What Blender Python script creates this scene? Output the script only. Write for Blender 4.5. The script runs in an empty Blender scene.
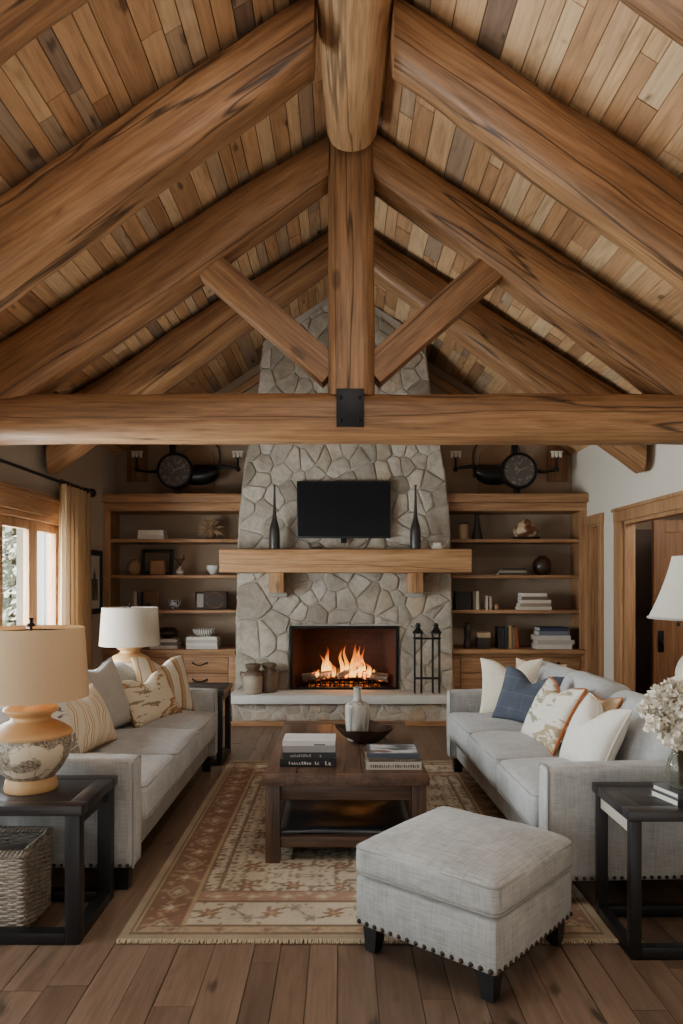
import bpy, bmesh, math, random
from math import sin, cos, pi, radians, sqrt, atan2
from mathutils import Vector, Matrix, noise

random.seed(7)
scene = bpy.context.scene
COL = scene.collection

# ------------------------------------------------------------------ materials
def srgb(r, g, b):
    def f(c):
        c /= 255.0
        return c / 12.92 if c <= 0.04045 else ((c + 0.055) / 1.055) ** 2.4
    return (f(r), f(g), f(b), 1.0)

MATS = {}

class NT:
    """small node-tree helper"""
    def __init__(self, name):
        self.m = bpy.data.materials.new(name)
        self.m.use_nodes = True
        self.t = self.m.node_tree
        self.t.nodes.clear()
        self.out = self.t.nodes.new('ShaderNodeOutputMaterial')
    def n(self, typ, ins=None, **props):
        nd = self.t.nodes.new(typ)
        for k, v in props.items():
            setattr(nd, k, v)
        for k, v in (ins or {}).items():
            s = nd.inputs[k]
            if isinstance(v, bpy.types.NodeSocket):
                self.t.links.new(v, s)
            else:
                s.default_value = v
        return nd
    def math(self, op, a, b=0.0, clamp=False):
        nd = self.n('ShaderNodeMath', {0: a, 1: b}, operation=op, use_clamp=clamp)
        return nd.outputs[0]
    def ramp(self, fac, stops, interp='LINEAR'):
        nd = self.n('ShaderNodeValToRGB', {'Fac': fac})
        cr = nd.color_ramp
        cr.interpolation = interp
        while len(cr.elements) < len(stops):
            cr.elements.new(0.5)
        for e, (p, c) in zip(cr.elements, stops):
            e.position = p
            e.color = c if len(c) == 4 else (*c, 1)
        return nd.outputs['Color']
    def mix(self, fac, a, b, mode='MIX'):
        nd = self.n('ShaderNodeMix', data_type='RGBA', blend_type=mode)
        for k, v in ((0, fac), (6, a), (7, b)):
            s = nd.inputs[k]
            if isinstance(v, bpy.types.NodeSocket):
                self.t.links.new(v, s)
            else:
                s.default_value = v
        return nd.outputs[2]
    def coords(self, scale=(1, 1, 1), rnd=True, extra=None):
        tc = self.n('ShaderNodeTexCoord').outputs['Object']
        if rnd:
            oi = self.n('ShaderNodeObjectInfo').outputs['Random']
            sc = self.n('ShaderNodeVectorMath', {0: (37.1, 17.3, 53.7), 'Scale': oi}, operation='SCALE').outputs[0]
            tc = self.n('ShaderNodeVectorMath', {0: tc, 1: sc}, operation='ADD').outputs[0]
        if extra is not None:
            tc = self.n('ShaderNodeVectorMath', {0: tc, 1: extra}, operation='ADD').outputs[0]
        return self.n('ShaderNodeMapping', {'Vector': tc, 'Scale': scale}).outputs[0]
    def noise(self, vec, scale=5, detail=4, rough=.5, dist=0.0):
        return self.n('ShaderNodeTexNoise', {'Vector': vec, 'Scale': scale, 'Detail': detail, 'Roughness': rough, 'Distortion': dist}).outputs['Fac']
    def bsdf(self, color, rough=.6, bump=None, bstr=.3, bdist=.01, **ins):
        b = self.n('ShaderNodeBsdfPrincipled')
        d = {'Base Color': color, 'Roughness': rough}
        d.update({k.replace('_', ' '): v for k, v in ins.items()})
        for k, v in d.items():
            s = b.inputs[k]
            if isinstance(v, bpy.types.NodeSocket):
                self.t.links.new(v, s)
            else:
                s.default_value = v
        if bump is not None:
            bn = self.n('ShaderNodeBump', {'Height': bump, 'Strength': bstr, 'Distance': bdist})
            self.t.links.new(bn.outputs[0], b.inputs['Normal'])
        self.t.links.new(b.outputs[0], self.out.inputs['Surface'])
        return b

def plain(name, col, rough=.6, metal=0.0, var=.06, nscale=8, bstr=.08, **kw):
    if name in MATS: return MATS[name]
    T = NT(name)
    v = T.coords()
    n = T.noise(v, nscale, 5, .55)
    c = T.mix(n, tuple(x * (1 - var * 2) for x in col[:3]) + (1,), tuple(min(1, x * (1 + var * 2)) for x in col[:3]) + (1,))
    T.bsdf(c, rough, bump=n, bstr=bstr, bdist=.004, Metallic=metal, **kw)
    MATS[name] = T.m
    return T.m

def wood(name, dark, mid, light, axis='X', g=1.0, crack=.5, rough=.5, bstr=.35, knots=True, spec=.4):
    key = name + '_' + axis
    if key in MATS: return MATS[key]
    T = NT(key)
    def sc(a, b):
        return tuple((a if ax == axis else b) * g for ax in 'XYZ')
    v = T.coords(sc(.55, 6.5))
    n0 = T.noise(v, .8, 3, .5, .5)
    n1 = T.noise(v, 2.2, 8, .66, .6)
    vf = T.coords(sc(2.2, 60))
    n2 = T.noise(vf, 1.0, 3, .6)
    f = T.math('ADD', T.math('MULTIPLY', n1, .62), T.math('MULTIPLY', n0, .38))
    c = T.ramp(f, [(.33, dark), (.5, mid), (.66, light)])
    c = T.mix(1.0, c, T.ramp(n2, [(.3, (.66, .64, .62)), (.6, (1.07, 1.07, 1.07))]), 'MULTIPLY')
    h = T.math('ADD', T.math('MULTIPLY', n2, .5), n1)
    if crack > 0:
        vc = T.coords(sc(.16, 3.4))
        nc = T.noise(vc, 1.0, 4, .45, .1)
        a = T.math('ABSOLUTE', T.math('SUBTRACT', nc, .5))
        k = T.n('ShaderNodeMapRange', {'Value': a, 'From Min': .001, 'From Max': .010, 'To Min': 1 - crack, 'To Max': 1.0}).outputs[0]
        c = T.mix(1.0, c, k, 'MULTIPLY')
        h = T.math('ADD', h, T.math('MULTIPLY', k, .9))
    if knots:
        vk = T.coords(sc(1.5, 3.4))
        vo = T.n('ShaderNodeTexVoronoi', {'Vector': vk, 'Scale': 1.0, 'Randomness': 1.0})
        d = T.math('ADD', vo.outputs['Distance'], T.math('MULTIPLY', T.math('SUBTRACT', n1, .5), .25))
        k = T.n('ShaderNodeMapRange', {'Value': d, 'From Min': .05, 'From Max': .13, 'To Min': .5, 'To Max': 1.0}, interpolation_type='SMOOTHSTEP').outputs[0]
        c = T.mix(1.0, c, k, 'MULTIPLY')
    T.bsdf(c, rough, bump=h, bstr=bstr, bdist=.006, Specular_IOR_Level=spec)
    MATS[key] = T.m
    return T.m

def log_wood(ax='X'):   return wood('log_wood', srgb(104, 72, 46), srgb(144, 104, 68), srgb(172, 130, 88), ax, 1.0, .75, .5, .5)
def pale_log(ax='X'):   return wood('pale_log', srgb(158, 118, 80), srgb(194, 152, 108), srgb(212, 174, 130), ax, 1.0, .6, .5, .4)
def oak(ax='X'):        return wood('oak', srgb(140, 102, 70), srgb(168, 126, 88), srgb(186, 144, 104), ax, 1.3, .15, .5, .15, False)
def mantel_wood(ax='X'):return wood('mantel_wood', srgb(150, 106, 68), srgb(184, 138, 94), srgb(204, 162, 118), ax, 1.0, .6, .55, .4)
def walnut(ax='X'):     return wood('walnut', srgb(62, 46, 37), srgb(90, 67, 53), srgb(112, 86, 68), ax, 1.4, .3, .38, .2, False, .5)
def doorwood(ax='Z'):   return wood('doorwood', srgb(116, 82, 56), srgb(142, 102, 70), srgb(160, 118, 84), ax, 1.2, .1, .5, .15, False)
def lampwood(ax='Z'):
    return plain('turned_wood', srgb(190, 148, 98), .5, 0, .10, 9, .06)
    return wood('lampwood', srgb(198, 152, 106), srgb(210, 166, 120), srgb(222, 182, 138), ax, 1.0, 0, .5, .1, False)
def charwood(ax='X'):   return wood('charwood', srgb(26, 24, 25), srgb(42, 39, 40), srgb(58, 54, 54), ax, 1.4, .2, .32, .2, False, .5)

def fabric(name, col, var=.10, scale=1.0, rough=.9, bstr=.25):
    if name in MATS: return MATS[name]
    T = NT(name)
    a = T.noise(T.coords((9 * scale, 190 * scale, 9 * scale)), 1.0, 3, .6)
    b = T.noise(T.coords((190 * scale, 9 * scale, 9 * scale)), 1.0, 3, .6)
    d = T.noise(T.coords((14 * scale, 14 * scale, 220 * scale)), 1.0, 3, .6)
    s = T.math('MULTIPLY', T.math('ADD', T.math('ADD', a, b), d), .333)
    big = T.noise(T.coords((1, 1, 1)), 3, 3)
    f = T.math('ADD', T.math('MULTIPLY', s, .75), T.math('MULTIPLY', big, .25))
    lo = tuple(x * (1 - var * 2.4) for x in col[:3]) + (1,)
    hi = tuple(min(1, x * (1 + var * 1.9)) for x in col[:3]) + (1,)
    c = T.ramp(f, [(.36, lo), (.64, hi)])
    T.bsdf(c, rough, bump=s, bstr=bstr, bdist=.004, Sheen_Weight=.15, Specular_IOR_Level=.2)
    MATS[name] = T.m
    return T.m

def tint_wood(name, stops, grain_axis='Y', rough=.5, g=1.0, bstr=.3, knots=True, spec=.4):
    """boards: the mesh carries one random value per board in the colour attribute 'tint'"""
    if name in MATS: return MATS[name]
    T = NT(name)
    at = T.n('ShaderNodeAttribute', attribute_name='tint')
    t = at.outputs['Fac']
    off = T.n('ShaderNodeVectorMath', {0: (91.0, 37.0, 53.0), 'Scale': t}, operation='SCALE').outputs[0]
    def sc(a, b): return tuple((a if ax == grain_axis else b) * g for ax in 'XYZ')
    v = T.coords(sc(1.1, 7), rnd=False, extra=off)
    n1 = T.noise(v, 1.6, 7, .6, 1.6)
    n2 = T.noise(T.coords(sc(2.5, 70), rnd=False, extra=off), 1.0, 3, .6)
    base = T.ramp(t, stops)
    f = T.ramp(n1, [(.30, (.70, .66, .62)), (.48, (.97, .96, .95)), (.68, (1.14, 1.13, 1.11))])
    c = T.mix(1.0, base, f, 'MULTIPLY')
    c = T.mix(1.0, c, T.ramp(n2, [(.3, (.80, .79, .78)), (.65, (1.05, 1.05, 1.05))]), 'MULTIPLY')
    if knots:
        vo = T.n('ShaderNodeTexVoronoi', {'Vector': T.coords(sc(2.6, 4.6), rnd=False, extra=off), 'Scale': 1.0})
        d = T.math('ADD', vo.outputs['Distance'], T.math('MULTIPLY', T.math('SUBTRACT', n1, .5), .5))
        k = T.n('ShaderNodeMapRange', {'Value': d, 'From Min': .03, 'From Max': .15, 'To Min': .4, 'To Max': 1.0}, interpolation_type='SMOOTHSTEP').outputs[0]
        c = T.mix(1.0, c, k, 'MULTIPLY')
    T.bsdf(c, rough, bump=T.math('ADD', n2, n1), bstr=bstr, bdist=.004, Specular_IOR_Level=spec)
    MATS[name] = T.m
    return T.m

def stone_mat(name='fieldstone'):
    if name in MATS: return MATS[name]
    T = NT(name)
    t = T.n('ShaderNodeAttribute', attribute_name='tint').outputs['Fac']
    off = T.n('ShaderNodeVectorMath', {0: (31.0, 77.0, 53.0), 'Scale': t}, operation='SCALE').outputs[0]
    v = T.coords((1, 1, 1), rnd=False, extra=off)
    n1 = T.noise(v, 5, 8, .62, .5)
    n2 = T.noise(v, 22, 6, .65)
    base = T.ramp(t, [(0, srgb(146, 136, 122)), (.3, srgb(176, 166, 152)), (.55, srgb(190, 180, 165)), (.75, srgb(168, 154, 135)), (.9, srgb(202, 194, 181)), (1, srgb(178, 158, 132))])
    c = T.mix(1.0, base, T.ramp(n1, [(.3, (.66, .64, .61)), (.5, (.97, .95, .93)), (.7, (1.14, 1.13, 1.12))]), 'MULTIPLY')
    c = T.mix(1.0, c, T.ramp(n2, [(.3, (.84, .84, .84)), (.65, (1.06, 1.06, 1.06))]), 'MULTIPLY')
    T.bsdf(c, .88, bump=T.math('ADD', T.math('MULTIPLY', n1, 1.5), T.math('MULTIPLY', n2, .5)), bstr=.75, bdist=.02, Specular_IOR_Level=.25)
    MATS[name] = T.m
    return T.m

def attr_mat(name, rough=.95):
    if name in MATS: return MATS[name]
    T = NT(name)
    c = T.n('ShaderNodeAttribute', attribute_name='pattern').outputs['Color']
    n = T.noise(T.coords((1, 1, 1), rnd=False), 180, 3, .6)
    n3 = T.noise(T.coords((1, 1, 1), rnd=False), 5, 4, .6)
    c = T.mix(1.0, c, T.ramp(n, [(.3, (.78, .78, .78)), (.7, (1.1, 1.1, 1.1))]), 'MULTIPLY')
    c = T.mix(1.0, c, T.ramp(n3, [(.3, (.86, .86, .86)), (.7, (1.08, 1.08, 1.08))]), 'MULTIPLY')
    T.bsdf(c, rough, bump=n, bstr=.5, bdist=.004, Specular_IOR_Level=.1)
    MATS[name] = T.m
    return T.m

def glass_mat(name, tint=(1, 1, 1, 1), refl=.08, rough=.02):
    if name in MATS: return MATS[name]
    T = NT(name)
    tr = T.n('ShaderNodeBsdfTransparent', {'Color': tint})
    gl = T.n('ShaderNodeBsdfGlossy', {'Roughness': rough})
    mx = T.n('ShaderNodeMixShader', {0: refl, 1: tr.outputs[0], 2: gl.outputs[0]})
    T.t.links.new(mx.outputs[0], T.out.inputs['Surface'])
    MATS[name] = T.m
    return T.m

def shade_mat(name, col, transl=.45):
    if name in MATS: return MATS[name]
    T = NT(name)
    w = T.noise(T.coords((200, 200, 12)), 1.0, 2)
    c = T.mix(w, tuple(x * .88 for x in col[:3]) + (1,), col)
    b = T.n('ShaderNodeBsdfDiffuse', {'Color': c})
    t = T.n('ShaderNodeBsdfTranslucent', {'Color': c})
    mx = T.n('ShaderNodeMixShader', {0: transl, 1: b.outputs[0], 2: t.outputs[0]})
    T.t.links.new(mx.outputs[0], T.out.inputs['Surface'])
    MATS[name] = T.m
    return T.m

IRON = plain('black_iron', srgb(30, 29, 29), .45, .6, .05)
BLACKWOOD = plain('black_wood', srgb(22, 21, 22), .4, 0, .05)
BRONZE = plain('dark_bronze', srgb(48, 38, 30), .4, .7)
PAPER = plain('paper', srgb(214, 206, 190), .9, 0, .05, 60)

# ------------------------------------------------------------------ mesh helpers
def finish(name, bm, mat, parent=None, loc=(0, 0, 0), rot=(0, 0, 0), smooth=True, angle=40):
    bmesh.ops.recalc_face_normals(bm, faces=bm.faces[:])
    me = bpy.data.meshes.new(name)
    bm.to_mesh(me); bm.free()
    if mat: me.materials.append(mat)
    if smooth and len(me.polygons):
        me.polygons.foreach_set('use_smooth', [True] * len(me.polygons))
        me.set_sharp_from_angle(angle=radians(angle))
    o = bpy.data.objects.new(name, me)
    COL.objects.link(o)
    o.location = loc; o.rotation_euler = rot
    if parent: o.parent = parent
    return o

def tag(o, label=None, cat=None, group=None, kind=None):
    if label: o['label'] = label
    if cat: o['category'] = cat
    if group: o['group'] = group
    if kind: o['kind'] = kind
    return o

def thing(name, label, cat, loc=(0, 0, 0), rz=0.0, group=None):
    o = bpy.data.objects.new(name, None)
    o.empty_display_size = .1
    COL.objects.link(o)
    o.location = loc; o.rotation_euler = (0, 0, rz)
    return tag(o, label, cat, group)

def structure(o):
    o['kind'] = 'structure'; return o

def copy_tree(o, parent=None):
    c = o.copy(); COL.objects.link(c); c.parent = parent
    for ch in list(o.children): copy_tree(ch, c)
    return c

def box(bm, x0, x1, y0, y1, z0, z1, bev=0.0, seg=2):
    r = bmesh.ops.create_cube(bm, size=1.0)
    vs = r['verts']
    for v in vs:
        v.co = Vector(((x0 + x1) / 2 + v.co.x * (x1 - x0), (y0 + y1) / 2 + v.co.y * (y1 - y0), (z0 + z1) / 2 + v.co.z * (z1 - z0)))
    if bev > 0:
        es = list({e for v in vs for e in v.link_edges})
        bmesh.ops.bevel(bm, geom=es, offset=bev, segments=seg, profile=.6, affect='EDGES')

def boxes(*specs, bev=0.0, seg=2):
    bm = bmesh.new()
    for s in specs: box(bm, *s, bev=bev, seg=seg)
    return bm

def lathe(profile, seg=36, bm=None, center=(0, 0)):
    bm = bm or bmesh.new()
    rings = []
    for r, z in profile:
        if r < 1e-5:
            rings.append([bm.verts.new((center[0], center[1], z))])
        else:
            rings.append([bm.verts.new((center[0] + r * cos(2 * pi * i / seg), center[1] + r * sin(2 * pi * i / seg), z)) for i in range(seg)])
    for a, b in zip(rings, rings[1:]):
        for i in range(seg):
            j = (i + 1) % seg
            if len(a) == 1 and len(b) == 1: break
            if len(a) == 1: bm.faces.new((a[0], b[i], b[j]))
            elif len(b) == 1: bm.faces.new((a[i], a[j], b[0]))
            else: bm.faces.new((a[i], a[j], b[j], b[i]))
    return bm

def smooth_profile(pts, n=5):
    """Catmull-Rom through the profile points"""
    out = []
    P = [pts[0]] + list(pts) + [pts[-1]]
    for i in range(1, len(P) - 2):
        p0, p1, p2, p3 = P[i - 1], P[i], P[i + 1], P[i + 2]
        for k in range(n):
            t = k / n
            out.append(tuple(max(0 if d == 0 else -9, .5 * (2 * p1[d] + (p2[d] - p0[d]) * t + (2 * p0[d] - 5 * p1[d] + 4 * p2[d] - p3[d]) * t * t + (3 * p1[d] - p0[d] - 3 * p2[d] + p3[d]) * t ** 3)) for d in (0, 1)))
    out.append(tuple(pts[-1]))
    return out

def tube(bm, pts, r, seg=8, closed=False, cap=True):
    pts = [Vector(p) for p in pts]
    n = len(pts)
    rings = []
    ref = None
    for i, p in enumerate(pts):
        a = pts[(i - 1) % n] if (closed or i > 0) else p
        b = pts[(i + 1) % n] if (closed or i < n - 1) else p
        t = (b - a).normalized() if (b - a).length > 1e-9 else Vector((0, 0, 1))
        if ref is None:
            ref = t.orthogonal().normalized()
        ref = (ref - t * ref.dot(t))
        ref = ref.normalized() if ref.length > 1e-6 else t.orthogonal().normalized()
        bi = t.cross(ref)
        rr = r[i] if isinstance(r, (list, tuple)) else r
        rings.append([bm.verts.new(p + (ref * cos(2 * pi * k / seg) + bi * sin(2 * pi * k / seg)) * rr) for k in range(seg)])
    last = n if closed else n - 1
    for i in range(last):
        a, b = rings[i], rings[(i + 1) % n]
        for k in range(seg):
            bm.faces.new((a[k], a[(k + 1) % seg], b[(k + 1) % seg], b[k]))
    if cap and not closed:
        bm.faces.new(rings[0][::-1]); bm.faces.new(rings[-1])
    return bm

def cushion_bm(sx, sy, sz, r=.045, crown=.03, seed=0, wr=.006, cuts=15):
    """upholstered block centred on the origin: rounded edges, crowned top, soft wrinkles"""
    bm = bmesh.new()
    bmesh.ops.create_cube(bm, size=2.0)
    bmesh.ops.subdivide_edges(bm, edges=bm.edges[:], cuts=cuts, use_grid_fill=True)
    h = Vector((sx / 2, sy / 2, sz / 2))
    for v in bm.verts:
        p = [math.copysign(abs(c) ** .55, c) for c in v.co]
        q = Vector([p[i] * h[i] for i in range(3)])
        c = Vector([max(-(h[i] - r), min(h[i] - r, q[i])) for i in range(3)])
        d = q - c
        if d.length > 1e-7:
            m = max(abs(d.x), abs(d.y), abs(d.z))
            d = d.normalized() * min(r, m)
        u, w = c.x / h.x, c.y / h.y
        co = c + d
        k = (co.z / h.z + 1) / 2
        co.z += crown * (1 - u * u) * (1 - w * w) * k
        # sides bulge a little
        b = (1 - (co.z / h.z) ** 2) if abs(co.z) < h.z else 0
        co.x += math.copysign(.012, co.x) * b * (1 - w * w) * (abs(u) ** 4)
        co.y += math.copysign(.012, co.y) * b * (1 - u * u) * (abs(w) ** 4)
        nv = noise.noise(Vector((co.x * 5 + seed * 7.3, co.y * 5, co.z * 5)))
        co += Vector((0, 0, 1)) * nv * wr * k
        v.co = co
    return bm

def rounded_rect_path(hx, hy, r, z, n=5):
    pts = []
    for cx, cy, a0 in ((hx - r, hy - r, 0), (-hx + r, hy - r, pi / 2), (-hx + r, -hy + r, pi), (hx - r, -hy + r, 3 * pi / 2)):
        for k in range(n + 1):
            a = a0 + (pi / 2) * k / n
            pts.append((cx + r * cos(a), cy + r * sin(a), z))
    return pts

def pillow_geo(w, h, t, chop, seed, n=26):
    def surf(u, v, side):
        x = w / 2 * u * (1 - .10 * (1 - v * v) * u * u)
        y = h / 2 * v * (1 - .10 * (1 - u * u) * v * v)
        f = max(0, (1 - u * u) * (1 - v * v)) ** .42
        z = side * t / 2 * f
        top = max(0, (v + .3) / 1.3) ** 1.6
        g = math.exp(-(u / .34) ** 2)
        y -= chop * g * top
        z *= (1 - .35 * g * top * (1 if chop > 0 else 0))
        z += side * .012 * noise.noise(Vector((u * 2.2 + seed, v * 2.2, side * 3))) * f
        return Vector((x, y, z))
    return surf

def pillow_bm(w, h, t, chop=.05, seed=0, n=26):
    s = pillow_geo(w, h, t, chop, seed)
    bm = bmesh.new()
    def par(i):
        a = -1 + 2 * i / n
        return math.copysign(1 - (1 - abs(a)) ** 1.5, a)
    grids = []
    for side in (1, -1):
        g = {}
        for i in range(n + 1):
            for j in range(n + 1):
                edge = i in (0, n) or j in (0, n)
                if side == -1 and edge:
                    g[i, j] = grids[0][i, j]
                else:
                    g[i, j] = bm.verts.new(s(par(i), par(j), side))
        grids.append(g)
        for i in range(n):
            for j in range(n):
                q = [g[i, j], g[i + 1, j], g[i + 1, j + 1], g[i, j + 1]]
                bm.faces.new(q if side == 1 else q[::-1])
    return bm

def pillow_edge(w, h, t, chop=.05, seed=0, n=20):
    s = pillow_geo(w, h, t, chop, seed)
    pts = []
    for k in range(n): pts.append(s(-1 + 2 * k / n, -1, 1))
    for k in range(n): pts.append(s(1, -1 + 2 * k / n, 1))
    for k in range(n): pts.append(s(1 - 2 * k / n, 1, 1))
    for k in range(n): pts.append(s(-1, 1 - 2 * k / n, 1))
    return pts

def pillow(label, mat, w, h, t, loc, yaw, lean, roll=0, chop=.05, piping=None, seed=0, group='throw pillows on the sofas', extra=None, pr=.006):
    o = thing('throw_pillow', label, 'pillow', loc, 0, group)
    M = Matrix.Rotation(yaw, 4, 'Z') @ Matrix.Rotation(radians(90) - lean, 4, 'X') @ Matrix.Rotation(roll, 4, 'Z')
    o.rotation_euler = M.to_euler()
    finish('cushion_cover', pillow_bm(w, h, t, chop, seed), mat, o, angle=80)
    if piping:
        bm = bmesh.new(); tube(bm, pillow_edge(w, h, t, chop, seed), pr, 6, closed=True)
        finish('piping', bm, piping, o)
    return o

def log_bm(L, wh0, wh1, seed=0, e=3.0, seg=28, rings=46, wob=.012, plumb=0.0):
    """beam along +X from 0 to L, superellipse section, tapering, hand-hewn wobble"""
    bm = bmesh.new()
    R = []
    for i in range(rings + 1):
        t = i / rings
        w = (wh0[0] * (1 - t) + wh1[0] * t) / 2
        h = (wh0[1] * (1 - t) + wh1[1] * t) / 2
        ring = []
        for k in range(seg):
            a = 2 * pi * (k + .5) / seg
            ca, sa = cos(a), sin(a)
            rr = (abs(ca) ** e + abs(sa) ** e) ** (-1 / e)
            nz = noise.noise(Vector((t * L * 1.3 + seed * 11.7, ca * .9 + seed, sa * .9)))
            nz2 = noise.noise(Vector((t * L * 4 + seed * 3.1, ca * 2.2 - seed, sa * 2.2)))
            f = 1 + (nz * wob + nz2 * wob * .5) / max(w, h)
            ring.append(bm.verts.new((t * L - plumb * sa * rr * h * f, ca * rr * w * f, sa * rr * h * f)))
        R.append(ring)
    for a, b in zip(R, R[1:]):
        for k in range(seg):
            bm.faces.new((a[k], a[(k + 1) % seg], b[(k + 1) % seg], b[k]))
    bm.faces.new(R[0][::-1]); bm.faces.new(R[-1])
    return bm

def beam(name, p0, p1, wh0, wh1, label, seed=0, e=3.0, up=(0, 0, 1), wob=.012, mat=None, parent=None, plumb=0.0):
    p0, p1 = Vector(p0), Vector(p1)
    d = (p1 - p0)
    x = d.normalized()
    upv = Vector(up)
    z = (upv - x * upv.dot(x)).normalized()
    y = z.cross(x)
    M = Matrix((x, y, z)).transposed()
    o = finish(name, log_bm(d.length, wh0, wh1, seed, e, wob=wob, plumb=plumb), mat or log_wood('X'), parent, angle=60)
    o.location = p0
    o.rotation_euler = M.to_euler()
    if label: tag(o, label, 'beam')
    return o

def boards(bm, u0, u1, v0, v1, place, width, lens, gap=.004, thick=.012, rnd=None, wvar=.0):
    """boards running along u; place(u, v, h) -> point; one tint per board"""
    rnd = rnd or random
    lay = bm.loops.layers.float_color.get('tint') or bm.loops.layers.float_color.new('tint')
    v = v0
    while v < v1 - 1e-4:
        w = width * (1 + rnd.uniform(-wvar, wvar))
        ve = min(v1, v + w)
        u = u0 - rnd.uniform(0, lens[0])
        while u < u1:
            ue = u + rnd.uniform(*lens)
            a, b = max(u, u0), min(ue, u1)
            if b - a > .02:
                t = rnd.random()
                dh = rnd.uniform(0, .004)
                g = gap / 2
                c = [(a + g, v + g), (b - g, v + g), (b - g, ve - g), (a + g, ve - g)]
                top = [bm.verts.new(place(p, q, dh)) for p, q in c]
                bot = [bm.verts.new(place(p, q, dh - thick)) for p, q in c]
                fs = [bm.faces.new(top)]
                for k in range(4):
                    fs.append(bm.faces.new((top[k], top[(k + 1) % 4], bot[(k + 1) % 4], bot[k])))
                for f in fs:
                    for lp in f.loops: lp[lay] = (t, t, t, 1)
            u = ue
        v = ve
    return bm

# ------------------------------------------------------------------ room measures
XL, XR = -2.57, 2.65          # inner faces of the side walls
YB = 8.5                      # back wall
YF = -3.2                     # the room stays open behind the camera
XC = .05                      # ridge line
PEAK, SL = 4.60, .65
def ceil_z(x): return PEAK - SL * abs(x - XC)

# ------------------------------------------------------------------ camera
cam_d = bpy.data.cameras.new('camera')
cam = bpy.data.objects.new('camera', cam_d)
COL.objects.link(cam)
cam.location = (0, 0, 1.45)
cam.rotation_euler = (radians(90), 0, 0)
cam_d.sensor_fit = 'VERTICAL'
cam_d.sensor_height = 36
cam_d.lens = 740 / 1024 * 36
cam_d.shift_y = 70 / 1024
cam_d.clip_start = .02
scene.camera = cam

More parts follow.
